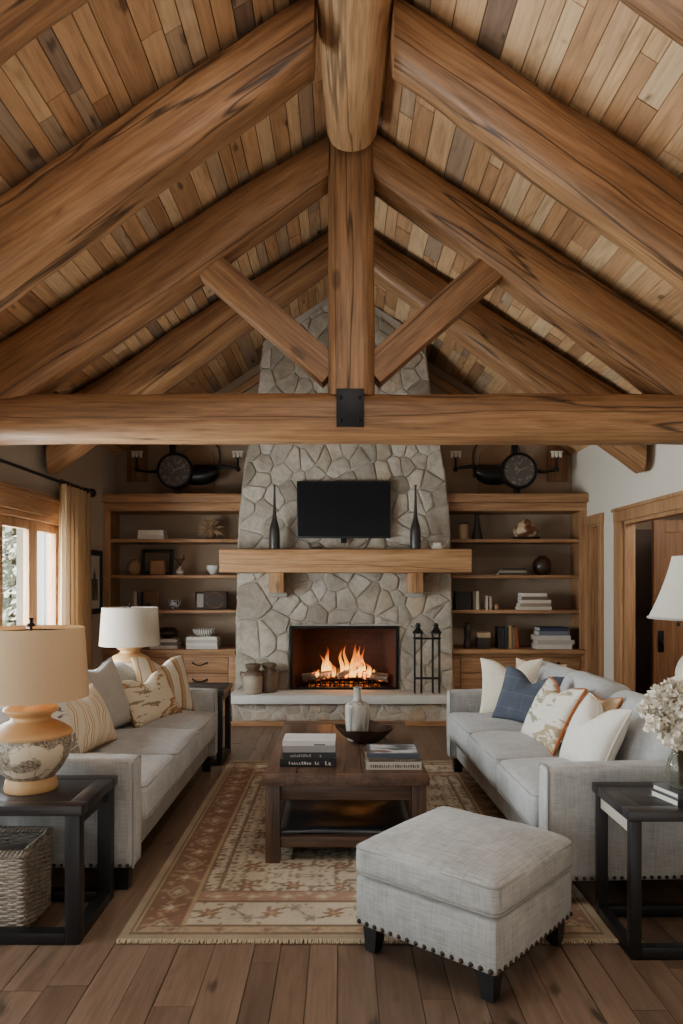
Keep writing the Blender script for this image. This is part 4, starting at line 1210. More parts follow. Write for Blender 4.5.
# ------------------------------------------------------------------ rug
def build_rug():
    X0, X1, Y0, Y1 = -.905, 1.11, 2.99, 5.95
    nx, ny = 205, 304
    root = thing('area_rug', 'faded red and cream oriental rug under the coffee table', 'rug', ((X0 + X1) / 2, (Y0 + Y1) / 2, 0))
    cx, cy = (X0 + X1) / 2, (Y0 + Y1) / 2
    bm = bmesh.new()
    lay = bm.verts.layers.float_color.new('pattern')
    cream, tan, red, brown, pink, olive = [Vector(srgb(*c)[:3]) for c in ((198, 184, 160), (174, 147, 114), (128, 91, 72), (110, 88, 70), (158, 122, 104), (142, 132, 114))]
    W, H = X1 - X0, Y1 - Y0
    def N(x, y, s=0): return noise.noise(Vector((x, y, s)))
    def rosette(px_, py_, r):
        d = math.hypot(px_, py_); a = atan2(py_, px_)
        return d / (r * (.72 + .28 * cos(6 * a)))
    def pat(x, y):
        u = min(x - X0, X1 - x)           # distance from the long edges
        v = min(y - Y0, Y1 - y)
        xm, ym = abs(x - cx), abs(y - cy)
        d = min(u, v)
        if d < .03: return olive.lerp(tan, .5)
        if d < .042: return brown
        if u < .25 and v > .11 or (u < v and u < .11):
            # long red-brown border with medallions
            if u < .055 or u > .235: return tan
            if u < .063 or u > .227: return brown
            p = (ym + .16) % .34 - .17
            q = u - .145
            s = abs(p) / .085 + abs(q) / .06
            if s < .45: return tan.lerp(cream, .4)
            if s < .62: return brown
            if s < 1.0: return tan.lerp(pink, .5)
            if s < 1.13: return brown
            r = rosette(abs(p) - .17, q, .05)
            if r < .5: return cream
            if r < 1: return tan.lerp(red, .35)
            if N(ym * 26, q * 26, 3) > .28: return tan.lerp(red, .25)
            return red
        if v < .11:
            p = (xm + .09) % .2 - .1
            q = v - .076
            r = rosette(p, q, .034)
            if r < .5: return red
            if r < 1: return pink
            if abs(q) > .026: return brown
            if N(xm * 34, q * 40, 5) > .2: return olive
            return tan
        if v < .125: return brown
        if v < .34:
            # cream band with red flowers and leaves
            p = (xm + .0) % .27 - .135; q = v - .232
            r = rosette(p, q, .05)
            if r < .35: return tan
            if r < 1.0: return red.lerp(pink, .45)
            r2 = rosette(abs(p) - .10, q + .05 * (1 if p > 0 else -1), .034)
            if r2 < 1: return olive
            if abs(q - .05 * sin(xm * 23)) < .006: return brown
            if N(xm * 30, v * 30, 8) > .42: return olive.lerp(red, .4)
            return cream
        if v < .352: return brown
        if v < .45:
            p = (xm + .05) % .16 - .08; q = v - .40
            s = abs(p) / .05 + abs(q) / .036
            if s < .5: return cream
            if s < 1: return tan
            if N(xm * 30, v * 30, 9) > .25: return cream.lerp(pink, .5)
            return pink
        if v < .462: return brown
        if u < .262: return brown
        # field: small mirrored floral figures on cream
        yy = (ym + .12) % .48
        yy = min(yy, .48 - yy)
        n = N(xm * 27, yy * 27, 1)
        r = rosette((xm % .22) - .11, yy - .12, .052)
        if r < .4: return tan
        if r < .9: return red.lerp(pink, .3)
        if r < 1.05: return brown
        if n > .30: return olive.lerp(brown, .5)
        if n > .2 and N(xm * 9, yy * 9, 4) > 0: return pink
        if n < -.38: return brown.lerp(cream, .35)
        if abs(N(xm * 5, yy * 5, 2)) < .035: return olive.lerp(tan, .3)
        if u < .36 and abs(u - .33) < .008: return brown
        return cream
    g = []
    for j in range(ny + 1):
        row = []
        for i in range(nx + 1):
            x, y = X0 + W * i / nx, Y0 + H * j / ny
            v = bm.verts.new((x - cx, y - cy, .010))
            c = pat(x, y)
            f = .5 + .5 * N(x * 3, y * 3, 20)
            c = c.lerp(cream, .06 + .16 * f)
            v[lay] = (*c, 1)
            row.append(v)
        g.append(row)
    for j in range(ny):
        for i in range(nx):
            bm.faces.new((g[j][i], g[j][i + 1], g[j + 1][i + 1], g[j + 1][i]))
    # thin edge
    per = [g[0][i] for i in range(nx + 1)] + [g[j][nx] for j in range(1, ny + 1)] + [g[ny][i] for i in range(nx - 1, -1, -1)] + [g[j][0] for j in range(ny - 1, 0, -1)]
    low = []
    for v in per:
        w = bm.verts.new((v.co.x, v.co.y, .001)); w[lay] = v[lay]; low.append(w)
    for k in range(len(per)):
        bm.faces.new((per[k], low[k], low[(k + 1) % len(per)], per[(k + 1) % len(per)]))
    finish('pile', bm, attr_mat('rug_pile'), root, angle=60)
    bm = bmesh.new(); rr = random.Random(2)
    for yb, s in ((-H / 2, -1), (H / 2, 1)):
        x = -W / 2
        while x < W / 2:
            tube(bm, [(x, yb, .007), (x + rr.uniform(-.004, .004), yb + s * .02, .007), (x + rr.uniform(-.004, .004), yb + s * rr.uniform(.026, .031), .003)], [.004, .0035, .002], 4)
            x += .0085
    finish('fringe', bm, col_mat(186, 168, 138, .95), root)['kind'] = 'stuff'
build_rug()

# ------------------------------------------------------------------ coffee table
def build_coffee_table():
    X0, X1, Y0, Y1 = -.405, .450, 3.77, 5.30
    zt = .452
    c = ((X0 + X1) / 2, (Y0 + Y1) / 2)
    o = thing('coffee_table', 'dark walnut coffee table with a lower shelf on the rug', 'table', (c[0], c[1], .010))
    hx, hy = (X1 - X0) / 2, (Y1 - Y0) / 2
    z = zt - .010
    bm = bmesh.new(); bw = hx * 2 / 5
    for k in range(5):
        box(bm, -hx + k * bw + .0008, -hx + (k + 1) * bw - .0008, -hy + .1, hy - .1, z - .042, z, bev=.0025)
    box(bm, -hx, hx, -hy, -hy + .099, z - .042, z, bev=.0025); box(bm, -hx, hx, hy - .099, hy, z - .042, z, bev=.0025)
    finish('table_top', bm, walnut('Y'), o)
    for sx in (-1, 1):
        for sy in (-1, 1):
            x, y = sx * (hx - .052), sy * (hy - .052)
            finish('leg', boxes((x - .037, x + .037, y - .037, y + .037, 0, z - .042), bev=.004), walnut('Z'), o)
    for sy in (-1, 1):
        y = sy * (hy - .055)
        finish('apron', boxes((-hx + .09, hx - .09, y - .014, y + .014, z - .125, z - .042), bev=.002), walnut('X'), o)
        finish('shelf_rail', boxes((-hx + .09, hx - .09, y - .02, y + .02, .075, .128), bev=.003), walnut('X'), o)
    for sx in (-1, 1):
        x = sx * (hx - .055)
        finish('apron', boxes((x - .014, x + .014, -hy + .09, hy - .09, z - .125, z - .042), bev=.002), walnut('Y'), o)
        finish('shelf_rail', boxes((x - .02, x + .02, -hy + .09, hy - .09, .075, .128), bev=.003), walnut('Y'), o)
    finish('lower_shelf', boxes((-hx + .06, hx - .06, -hy + .06, hy - .06, .095, .118), bev=.002), walnut('Y'), o)
    # black leather-like cushion mat on the lower shelf
    T = NT('black_leather'); n = T.noise(T.coords((1, 1, 1)), 3.5, 4, .5)
    T.bsdf(srgb(30, 31, 34), .36, bump=n, bstr=.3, bdist=.03, Specular_IOR_Level=.5)
    bm = bmesh.new()
    nx_, ny_ = 40, 60
    mw, ml = hx - .075, hy - .085
    top, bot = [], []
    for jj in range(ny_ + 1):
        rt, rb = [], []
        for ii in range(nx_ + 1):
            u, v = -1 + 2 * ii / nx_, -1 + 2 * jj / ny_
            x, y = u * mw, v * ml - (.012 * sin(u * 4.0) if v < -.9 else 0)
            e = min(1, (1 - abs(u)) * 14, (1 - abs(v)) * 24)
            zz = .004 + .020 * sqrt(max(0, e)) + .010 * noise.noise(Vector((x * 5, y * 4, 2))) * e
            rt.append(bm.verts.new((x, y, zz))); rb.append(bm.verts.new((x, y, 0)))
        top.append(rt); bot.append(rb)
    for jj in range(ny_):
        for ii in range(nx_):
            bm.faces.new((top[jj][ii], top[jj][ii + 1], top[jj + 1][ii + 1], top[jj + 1][ii]))
            bm.faces.new((bot[jj][ii], bot[jj + 1][ii], bot[jj + 1][ii + 1], bot[jj][ii + 1]))
    for jj in range(ny_):
        for ii in (0, nx_): bm.faces.new((top[jj][ii], top[jj + 1][ii], bot[jj + 1][ii], bot[jj][ii]))
    for ii in range(nx_):
        for jj in (0, ny_): bm.faces.new((top[jj][ii], bot[jj][ii], bot[jj][ii + 1], top[jj][ii + 1]))
    m = finish('leather_mat', bm, T.m, None, (c[0], c[1], .010 + .1285), angle=80)
    tag(m, 'glossy black leather mat lying on the lower shelf of the coffee table', 'mat')
    # left stack
    xs, yf = -.18, 3.99
    ink = col_mat(206, 202, 194)
    L = [(.305, .215, .040, (30, 30, 32), 0, .0), (.282, .20, .036, (38, 38, 41), 0, .006), (.285, .205, .034, (146, 144, 142), .01, .004), (.285, .20, .026, (206, 202, 196), -.01, .004)]
    z = zt + .0005
    names = ('lowest black book with pale lettering', 'second black book with grey lettering', 'third grey book', 'topmost white book')
    marks = [(ink, [(.16, .52, .3, .7, .045), (.62, .70, .3, .7, .045), (.80, .90, .2, .75, .06)]), (col_mat(150, 148, 144), [(.14, .5, .3, .7, .04), (.7, .74, .3, .7, .05)]), None, (col_mat(60, 60, 62), [(.6, .96, .1, .35, .5)])]
    for i, (w, d, h, col, rz, dx) in enumerate(L):
        book('%s in the left stack on the coffee table' % names[i], w, d, h, col, (xs + dx, yf + .11, z), rz, group='books in the left stack on the coffee table', marks=marks[i], rough=.4); z += h + .0005
    R = [(.295, .25, .040, (186, 178, 164), .0, 0), (.275, .235, .021, (96, 84, 70), .015, .004), (.28, .24, .022, (70, 76, 86), -.02, .0)]
    names = ('lowest cream book with dark lettering', 'middle brown book', 'topmost grey picture-cover book')
    marks = [(col_mat(86, 80, 74), [(.08, .94, .3, .68, .04)]), (col_mat(170, 160, 140), [(.5, .9, .35, .6, .05)]), None]
    z = zt + .0005
    for i, (w, d, h, col, rz, dx) in enumerate(R):
        b = book('%s in the right stack on the coffee table' % names[i], w, d, h, col, (.278 + dx, 3.93 + .125, z), rz, group='books in the right stack on the coffee table', marks=marks[i], rough=.3); z += h + .0005
        if i == 2:
            T = NT('cover_photo'); n = T.noise(T.coords((4, 9, 1)), 1.4, 2, .4)
            T.bsdf(T.ramp(n, [(.36, srgb(60, 64, 70)), (.46, srgb(150, 152, 158)), (.56, srgb(196, 196, 198)), (.66, srgb(110, 92, 78))]), .3)
            finish('cover_picture', boxes((-w / 2 + .02, w / 2 - .01, -d / 2 + .02, d / 2 - .02, h, h + .0008)), T.m, b, smooth=False)
    # square wooden bowl with raised corners
    bm = bmesh.new()
    seg = 48
    def bowl_r(a, half):
        e = 4.5; return half * (abs(cos(a)) ** e + abs(sin(a)) ** e) ** (-1 / e)
    prof_o = [(.0, 0), (.4, 0), (.55, .012), (.75, .04), (.92, .07), (1.0, .088)]
    prof_i = [(.95, .088), (.86, .07), (.68, .042), (.48, .02), (.36, .016), (.0, .015)]
    rings = []
    for f, z in prof_o + prof_i:
        if f == 0: rings.append([bm.verts.new((0, 0, z))]); continue
        ring = []
        for k in range(seg):
            a = 2 * pi * k / seg
            r = bowl_r(a, .158) * f
            lift = .016 * abs(sin(2 * a)) ** 2 * f ** 3
            ring.append(bm.verts.new((r * cos(a), r * sin(a), z + lift)))
        rings.append(ring)
    for a, b in zip(rings, rings[1:]):
        for k in range(seg):
            j = (k + 1) % seg
            if len(a) == 1: bm.faces.new((a[0], b[k], b[j]))
            elif len(b) == 1: bm.faces.new((a[k], a[j], b[0]))
            else: bm.faces.new((a[k], a[j], b[j], b[k]))
    bw = wood('bowlwood', srgb(30, 22, 18), srgb(54, 38, 30), srgb(84, 60, 46), 'X', 2.5, 0, .3, .2, False, .5)
    o = finish('wooden_bowl', bm, bw, None, (.143, 4.62, zt), (0, 0, radians(38)), angle=50); tag(o, 'dark square wooden bowl with raised corners on the coffee table', 'bowl')
    T = NT('weathered_ceramic'); n = T.noise(T.coords((40, 40, 2.5)), 1.0, 4, .6); n2 = T.noise(T.coords((1, 1, 1)), 9, 4, .6)
    T.bsdf(T.mix(1.0, T.ramp(n, [(.38, srgb(118, 112, 104)), (.56, srgb(180, 174, 163))]), T.ramp(n2, [(.3, (.78, .77, .76)), (.65, (1.05, 1.05, 1.05))]), 'MULTIPLY'), .6, bump=n, bstr=.4, bdist=.006)
    vessel('ceramic_vase', 'weathered off-white bottle vase standing in the wooden bowl', 'vase', [(.060, 0), (.066, .01), (.071, .06), (.077, .15), (.077, .20), (.066, .226), (.034, .242), (.025, .255), (.023, .29), (.025, .318), (.028, .327)], T.m, (.10, 4.61, zt + .0155))
build_coffee_table()

# ------------------------------------------------------------------ sofas
LINEN = fabric('linen', srgb(170, 168, 163), .17)
LINEN2 = fabric('linen_cushion', srgb(174, 173, 170), .12)
PIPE = fabric('linen_piping', srgb(150, 146, 140), .05)
def build_sofa(label, loc, rz, L, nails_x):
    """length along local X (centred), front at y=0, back at y=+D"""
    D = .97
    o = thing('sofa', label, 'sofa', loc, rz)
    arm_t, arm_h = .125, .625
    z0 = .115
    hx = L / 2
    def blk(name, x0, x1, y0, y1, a, b, r, crown=0.0, seed=0, wr=.003):
        return finish(name, cushion_bm(x1 - x0, y1 - y0, b - a, r, crown, seed, wr, 13), LINEN, o, ((x0 + x1) / 2, (y0 + y1) / 2, (a + b) / 2), angle=60)
    blk('seat_base', -hx + .05, hx - .05, .052, D - .03, z0, .285, .015)
    for s in (-1, 1):
        x = s * (hx - arm_t / 2)
        a = blk('arm', x - arm_t / 2, x + arm_t / 2, 0, D - .08, z0, arm_h, .022, .008, s)
        # welt along the front edge of the arm
        bm = bmesh.new()
        w = arm_t / 2 - .004; hh = (arm_h - z0) / 2 - .004
        yy = -(D - .08) / 2 + .004
        tube(bm, [(-w, yy, -hh), (-w, yy, hh - .012), (-w + .012, yy, hh), (w - .012, yy, hh), (w, yy, hh - .012), (w, yy, -hh)], .005, 6)
        finish('piping', bm, PIPE, a)
    blk('back_frame', -hx + .0, hx - .0, D - .2, D, z0, .745, .035, .01)
    n = 3
    cw = (L - 2 * arm_t) / n
    for k in range(n):
        x = -hx + arm_t + (k + .5) * cw
        c = finish('seat_cushion', cushion_bm(cw - .016, .73, .19, .048, .040, 5 + k, .014), LINEN2, o, (x, -.024 + .365, .285 + .0925), angle=80)
        for zz in (.078, -.078):
            bm = bmesh.new(); tube(bm, rounded_rect_path((cw - .016) / 2 - .006, .359, .045, zz), .0045, 6, closed=True)
            finish('piping', bm, PIPE, c)
        b = finish('back_cushion', cushion_bm(cw - .008, .46, .20, .095, .07, 15 + k + (7 if nails_x > 0 else 0), .05, 17), LINEN2, o, (x, .675, .632 + (.0, .012, -.006)[k]), (radians(73), 0, radians((1.5, -1, 2)[k])), angle=80)
    for sx in (-1, 1):
        for y in (.07, D - .07):
            bm = bmesh.new()
            x = sx * (hx - .075)
            top = [bm.verts.new((x + a, y + b, z0 + .005)) for a, b in ((-.038, -.038), (.038, -.038), (.038, .038), (-.038, .038))]
            bot = [bm.verts.new((x + a, y + b, 0)) for a, b in ((-.027, -.027), (.027, -.027), (.027, .027), (-.027, .027))]
            bm.faces.new(top); bm.faces.new(bot[::-1])
            for i in range(4): bm.faces.new((top[i], top[(i + 1) % 4], bot[(i + 1) % 4], bot[i]))
            finish('leg', bm, BLACKWOOD, o, smooth=False)
    # brass nail heads along the foot of the outer face of one arm
    bm = bmesh.new(); bmesh.ops.create_uvsphere(bm, u_segments=10, v_segments=6, radius=.0085)
    nm = plain('nailhead', srgb(70, 58, 48), .35, .8)
    first = finish('nailhead', bm, nm, o)
    k = 0
    y = .03
    while y < D - .1:
        q = first if k == 0 else first.copy()
        if k: COL.objects.link(q); q.parent = o
        q.location = (nails_x * (hx + .002), y, z0 + .018)
        y += .034; k += 1
build_sofa('long light grey linen sofa along the window side of the rug', (-.965, 4.60, 0), radians(90), 2.32, -1)
build_sofa('long light grey linen sofa on the doorway side of the rug', (.862, 4.49, 0), radians(-90 + 2.4), 2.42, 1)

# ------------------------------------------------------------------ throw pillows
def pillow_mats():
    M = {}
    # striped: brown and tan vertical stripes on cream
    T = NT('pillow_stripe'); v = T.coords((1, 1, 1), rnd=False)
    x = T.n('ShaderNodeSeparateXYZ', {0: v}).outputs['X']
    xx = T.math('ADD', x, T.math('MULTIPLY', T.math('SUBTRACT', T.noise(v, 6, 3), .5), .03))
    w = T.math('FRACT', T.math('MULTIPLY', T.math('ADD', xx, 5.0), 8.5))
    c = T.ramp(w, [(0, srgb(206, 194, 172)), (.28, srgb(206, 194, 172)), (.32, srgb(128, 92, 58)), (.40, srgb(168, 130, 88)), (.62, srgb(190, 164, 126)), (.66, srgb(110, 78, 52)), (.72, srgb(206, 194, 172))])
    T.bsdf(c, .9, bump=T.noise(T.coords((150, 150, 40)), 1, 2), bstr=.2, bdist=.003); M['stripe'] = T.m
    # floral: muted leaves on cream
    def floral(name, base, leaf, leaf2, sc, thr):
        T = NT(name); v = T.coords((1, 1, 1), rnd=False)
        n = T.noise(T.n('ShaderNodeMapping', {'Vector': v, 'Rotation': (0, 0, .7), 'Scale': (sc, sc * 2.2, 1)}).outputs[0], 1.0, 4, .55, 1.2)
        n2 = T.noise(v, 7, 2); n3 = T.noise(v, 60, 3)
        lf = T.mix(T.ramp(n2, [(.45, (0, 0, 0)), (.55, (1, 1, 1))]), leaf, leaf2)
        k = T.ramp(T.math('ADD', n, T.math('MULTIPLY', T.math('SUBTRACT', n3, .5), .12)), [(thr, (0, 0, 0)), (thr + .035, (1, 1, 1))])
        T.bsdf(T.mix(k, base, lf), .9, bump=T.noise(T.coords((150, 150, 40)), 1, 2), bstr=.2, bdist=.003)
        return T.m
    M['floral_tan'] = floral('pillow_floral_tan', srgb(208, 194, 168), srgb(140, 122, 92), srgb(158, 116, 76), 7, .54)
    M['floral_white'] = floral('pillow_floral_white', srgb(222, 214, 198), srgb(146, 140, 118), srgb(170, 150, 116), 6, .53)
    M['floral_grey'] = floral('pillow_floral_grey', srgb(214, 206, 192), srgb(96, 92, 96), srgb(140, 132, 122), 6, .53)
    # curved lines: cream with olive, ochre and rust lines
    T = NT('pillow_lines'); v = T.coords((1, 1, 1), rnd=False)
    wv = T.n('ShaderNodeTexWave', {'Vector': T.n('ShaderNodeMapping', {'Vector': v, 'Rotation': (0, 0, .25)}).outputs[0], 'Scale': 2.6, 'Distortion': 5.0, 'Detail': 2.0, 'Detail Scale': 1.2}, wave_type='BANDS').outputs['Fac']
    T.bsdf(T.ramp(wv, [(.0, srgb(212, 198, 172)), (.46, srgb(206, 190, 160)), (.50, srgb(96, 88, 60)), (.56, srgb(180, 132, 70)), (.60, srgb(214, 202, 178)), (.82, srgb(214, 202, 178)), (.86, srgb(142, 64, 44)), (.91, srgb(200, 150, 84)), (.95, srgb(212, 198, 172))]), .9, bump=T.noise(T.coords((150, 150, 40)), 1, 2), bstr=.2, bdist=.003); M['lines'] = T.m
    # washed blue grey
    T = NT('pillow_blue'); v = T.coords((1, 1, 1), rnd=False)
    br = T.n('ShaderNodeTexBrick', {'Vector': v, 'Color1': srgb(68, 73, 84), 'Color2': srgb(84, 89, 99), 'Mortar': srgb(112, 117, 128), 'Scale': 3.2, 'Mortar Size': .012, 'Brick Width': .6, 'Row Height': .35})
    n = T.noise(v, 8, 5, .6)
    T.bsdf(T.mix(1.0, T.mix(.72, br.outputs['Color'], srgb(74, 79, 90)), T.ramp(n, [(.3, (.74, .74, .76)), (.7, (1.12, 1.12, 1.12))]), 'MULTIPLY'), .92, bump=n, bstr=.2, bdist=.004); M['blue'] = T.m
    M['cream_tan'] = fabric('pillow_cream_tan', srgb(208, 190, 160), .05)
    M['cream'] = fabric('pillow_cream', srgb(222, 210, 188), .04)
    M['white'] = fabric('pillow_white', srgb(226, 220, 208), .04)
    M['tan'] = fabric('pillow_tan', srgb(186, 160, 128), .06)
    M['grey'] = fabric('pillow_grey', srgb(176, 168, 158), .06)
    return M
PM = pillow_mats()
RUST = fabric('piping_rust', srgb(168, 98, 54), .05)
BROWNP = fabric('piping_brown', srgb(142, 96, 56), .05)
GOLDP = fabric('piping_gold', srgb(176, 126, 72), .05)
def build_pillows():
    R = radians
    SZ = .472
    def seat(label, mat, w, h, t, x, y, yaw, lean, roll=0, **k):
        """x, y: where the middle of the lower edge rests on the seat"""
        yw, ln = R(yaw), R(lean)
        n = Vector((sin(yw), -cos(yw), 0))
        c = Vector((x, y, SZ)) - n * (h / 2 * sin(ln)) + Vector((0, 0, h / 2 * cos(ln) + .01))
        pillow(label, mat, w, h, t, c, yw, ln, R(roll), **k)
    # left sofa (faces +X): far end first
    seat('tan and cream striped pillow at the far end of the left sofa', PM['stripe'], .50, .45, .15, -1.25, 5.45, 56, 22, -4, chop=.06, seed=1)
    seat('small floral cream pillow with brown piping leaning on the striped one', PM['floral_tan'], .46, .36, .14, -1.27, 5.12, 58, 28, 6, chop=.05, piping=BROWNP, seed=2)
    seat('plain grey pillow behind the floral one on the left sofa', PM['grey'], .50, .46, .15, -1.47, 4.78, 78, 18, 4, chop=.03, piping=PIPE, seed=3, pr=.005)
    seat('cream pillow with curved olive and rust lines beside the near lamp', PM['lines'], .46, .37, .20, -1.42, 4.22, 72, 24, 6, chop=.02, piping=GOLDP, seed=4)
    seat('grey patterned white pillow hidden behind the near lamp', PM['floral_grey'], .46, .42, .16, -1.50, 3.82, 70, 18, 2, chop=.03, seed=5)
    # right sofa (faces -X)
    seat('tall cream pillow in the far corner of the right sofa', PM['cream'], .46, .42, .14, 1.21, 5.34, -26, 12, 2, chop=.07, seed=6)
    seat('beige pillow half hidden behind the blue grey one', PM['cream_tan'], .40, .40, .13, 1.40, 5.34, -40, 10, -3, chop=.03, seed=7)
    seat('washed blue grey pillow on the right sofa', PM['blue'], .50, .39, .15, 1.225, 4.98, -46, 22, -5, chop=.08, seed=8)
    seat('white leaf print pillow with rust piping on the right sofa', PM['floral_white'], .54, .41, .15, 1.16, 4.42, -84, 28, 0, chop=.06, piping=RUST, seed=9, pr=.008)
    seat('tan pillow peeking out behind the plain white one', PM['tan'], .40, .38, .10, 1.30, 4.08, -84, 25, 3, chop=.02, piping=RUST, seed=10)
    seat('plain white pillow at the near end of the right sofa', PM['white'], .48, .39, .18, 1.215, 3.80, -84, 25, -2, chop=.10, piping=PM['cream'], seed=11, pr=.005)
build_pillows()

# ------------------------------------------------------------------ ottoman
def build_ottoman():
    o = thing('ottoman', 'square light grey linen ottoman with nailhead trim in the foreground', 'ottoman', (.492, 2.945, 0), radians(49.0 - 45 + 45 - 49 + 49.2))
    s = .62
    h = s / 2
    finish('body', cushion_bm(s, s, .192, .014, 0, 1, .002), LINEN, o, (0, 0, .2), angle=60)
    c = finish('seat_cushion', cushion_bm(s + .016, s + .016, .135, .04, .040, 2, .007), LINEN, o, (0, 0, .363), angle=80)
    for zz in (.045, -.05):
        bm = bmesh.new(); tube(bm, rounded_rect_path(h + .006, h + .006, .036, zz), .004, 6, closed=True)
        finish('piping', bm, PIPE, c)
    for sx in (-1, 1):
        for sy in (-1, 1):
            x, y = sx * (h - .055), sy * (h - .055)
            bm = bmesh.new()
            top = [bm.verts.new((x + a, y + b, .108)) for a, b in ((-.034, -.034), (.034, -.034), (.034, .034), (-.034, .034))]
            bot = [bm.verts.new((x + a - sx * -.004, y + b + sy * .004, 0)) for a, b in ((-.023, -.023), (.023, -.023), (.023, .023), (-.023, .023))]
            bm.faces.new(top); bm.faces.new(bot[::-1])
            for i in range(4): bm.faces.new((top[i], top[(i + 1) % 4], bot[(i + 1) % 4], bot[i]))
            finish('leg', bm, BLACKWOOD, o, smooth=False)
    bm = bmesh.new(); bmesh.ops.create_uvsphere(bm, u_segments=12, v_segments=7, radius=.0095)
    first = finish('nailhead', bm, MATS['nailhead'], o)
    k = 0
    n = 16
    for side in range(4):
        for i in range(n):
            t = -h + .02 + (s - .04) * i / (n - 1)
            p = ((t, -h - .002), (h + .002, t), (-t, h + .002), (-h - .002, -t))[side]
            q = first if k == 0 else first.copy()
            if k: COL.objects.link(q); q.parent = o
            q.location = (p[0], p[1], .122); k += 1
build_ottoman()

# ------------------------------------------------------------------ end tables
def end_table(label, x0, x1, y0, y1, zt, bar=.06, top_mat=None, apron_mat=None):
    cx, cy = (x0 + x1) / 2, (y0 + y1) / 2
    o = thing('end_table', label, 'table', (cx, cy, 0))
    hx, hy = (x1 - x0) / 2, (y1 - y0) / 2
    bm = bmesh.new()
    bw = .075
    box(bm, -hx, hx, -hy, -hy + bw, zt - .04, zt, bev=.003); box(bm, -hx, hx, hy - bw, hy, zt - .04, zt, bev=.003)
    box(bm, -hx, -hx + bw, -hy + bw + .001, hy - bw - .001, zt - .04, zt, bev=.003); box(bm, hx - bw, hx, -hy + bw + .001, hy - bw - .001, zt - .04, zt, bev=.003)
    box(bm, -hx + bw + .001, hx - bw - .001, -hy + bw + .001, hy - bw - .001, zt - .036, zt - .001, bev=.002)
    finish('table_top', bm, top_mat or charwood('X'), o)
    ins = .012
    for sx in (-1, 1):
        for sy in (-1, 1):
            x, y = sx * (hx - ins - bar / 2), sy * (hy - ins - bar / 2)
            finish('leg', boxes((x - bar / 2, x + bar / 2, y - bar / 2, y + bar / 2, 0.0, zt - .04), bev=.003), BLACKWOOD, o)
    for sy in (-1, 1):
        y = sy * (hy - ins - bar / 2)
        finish('base_rail', boxes((-hx + ins + bar, hx - ins - bar, y - bar / 2, y + bar / 2, 0, .045), bev=.003), BLACKWOOD, o)
    for sx in (-1, 1):
        x = sx * (hx - ins - bar / 2)
        finish('base_rail', boxes((x - bar / 2, x + bar / 2, -hy + ins + bar, hy - ins - bar, 0, .045), bev=.003), BLACKWOOD, o)
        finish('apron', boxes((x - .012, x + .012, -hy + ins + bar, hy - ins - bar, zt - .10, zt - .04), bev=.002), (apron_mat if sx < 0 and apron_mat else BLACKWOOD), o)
    finish('back_apron', boxes((-hx + ins + bar, hx - ins - bar, hy - ins - bar * .6, hy - ins - bar * .2, zt - .10, zt - .04), bev=.002), walnut('X'), o)
    return o
end_table('black framed end table with the basket under it, nearest on the left', -1.72, -1.035, 2.945, 3.425, .557)
end_table('black framed end table holding flowers and books on the right', 1.10, 1.74, 2.83, 3.255, .572, .042, apron_mat=col_mat(176, 164, 148))  # pale left apron: reflected light put into its colour
end_table('black framed console table at the far end of the left sofa', -2.02, -.93, 5.84, 6.32, .592, .045)

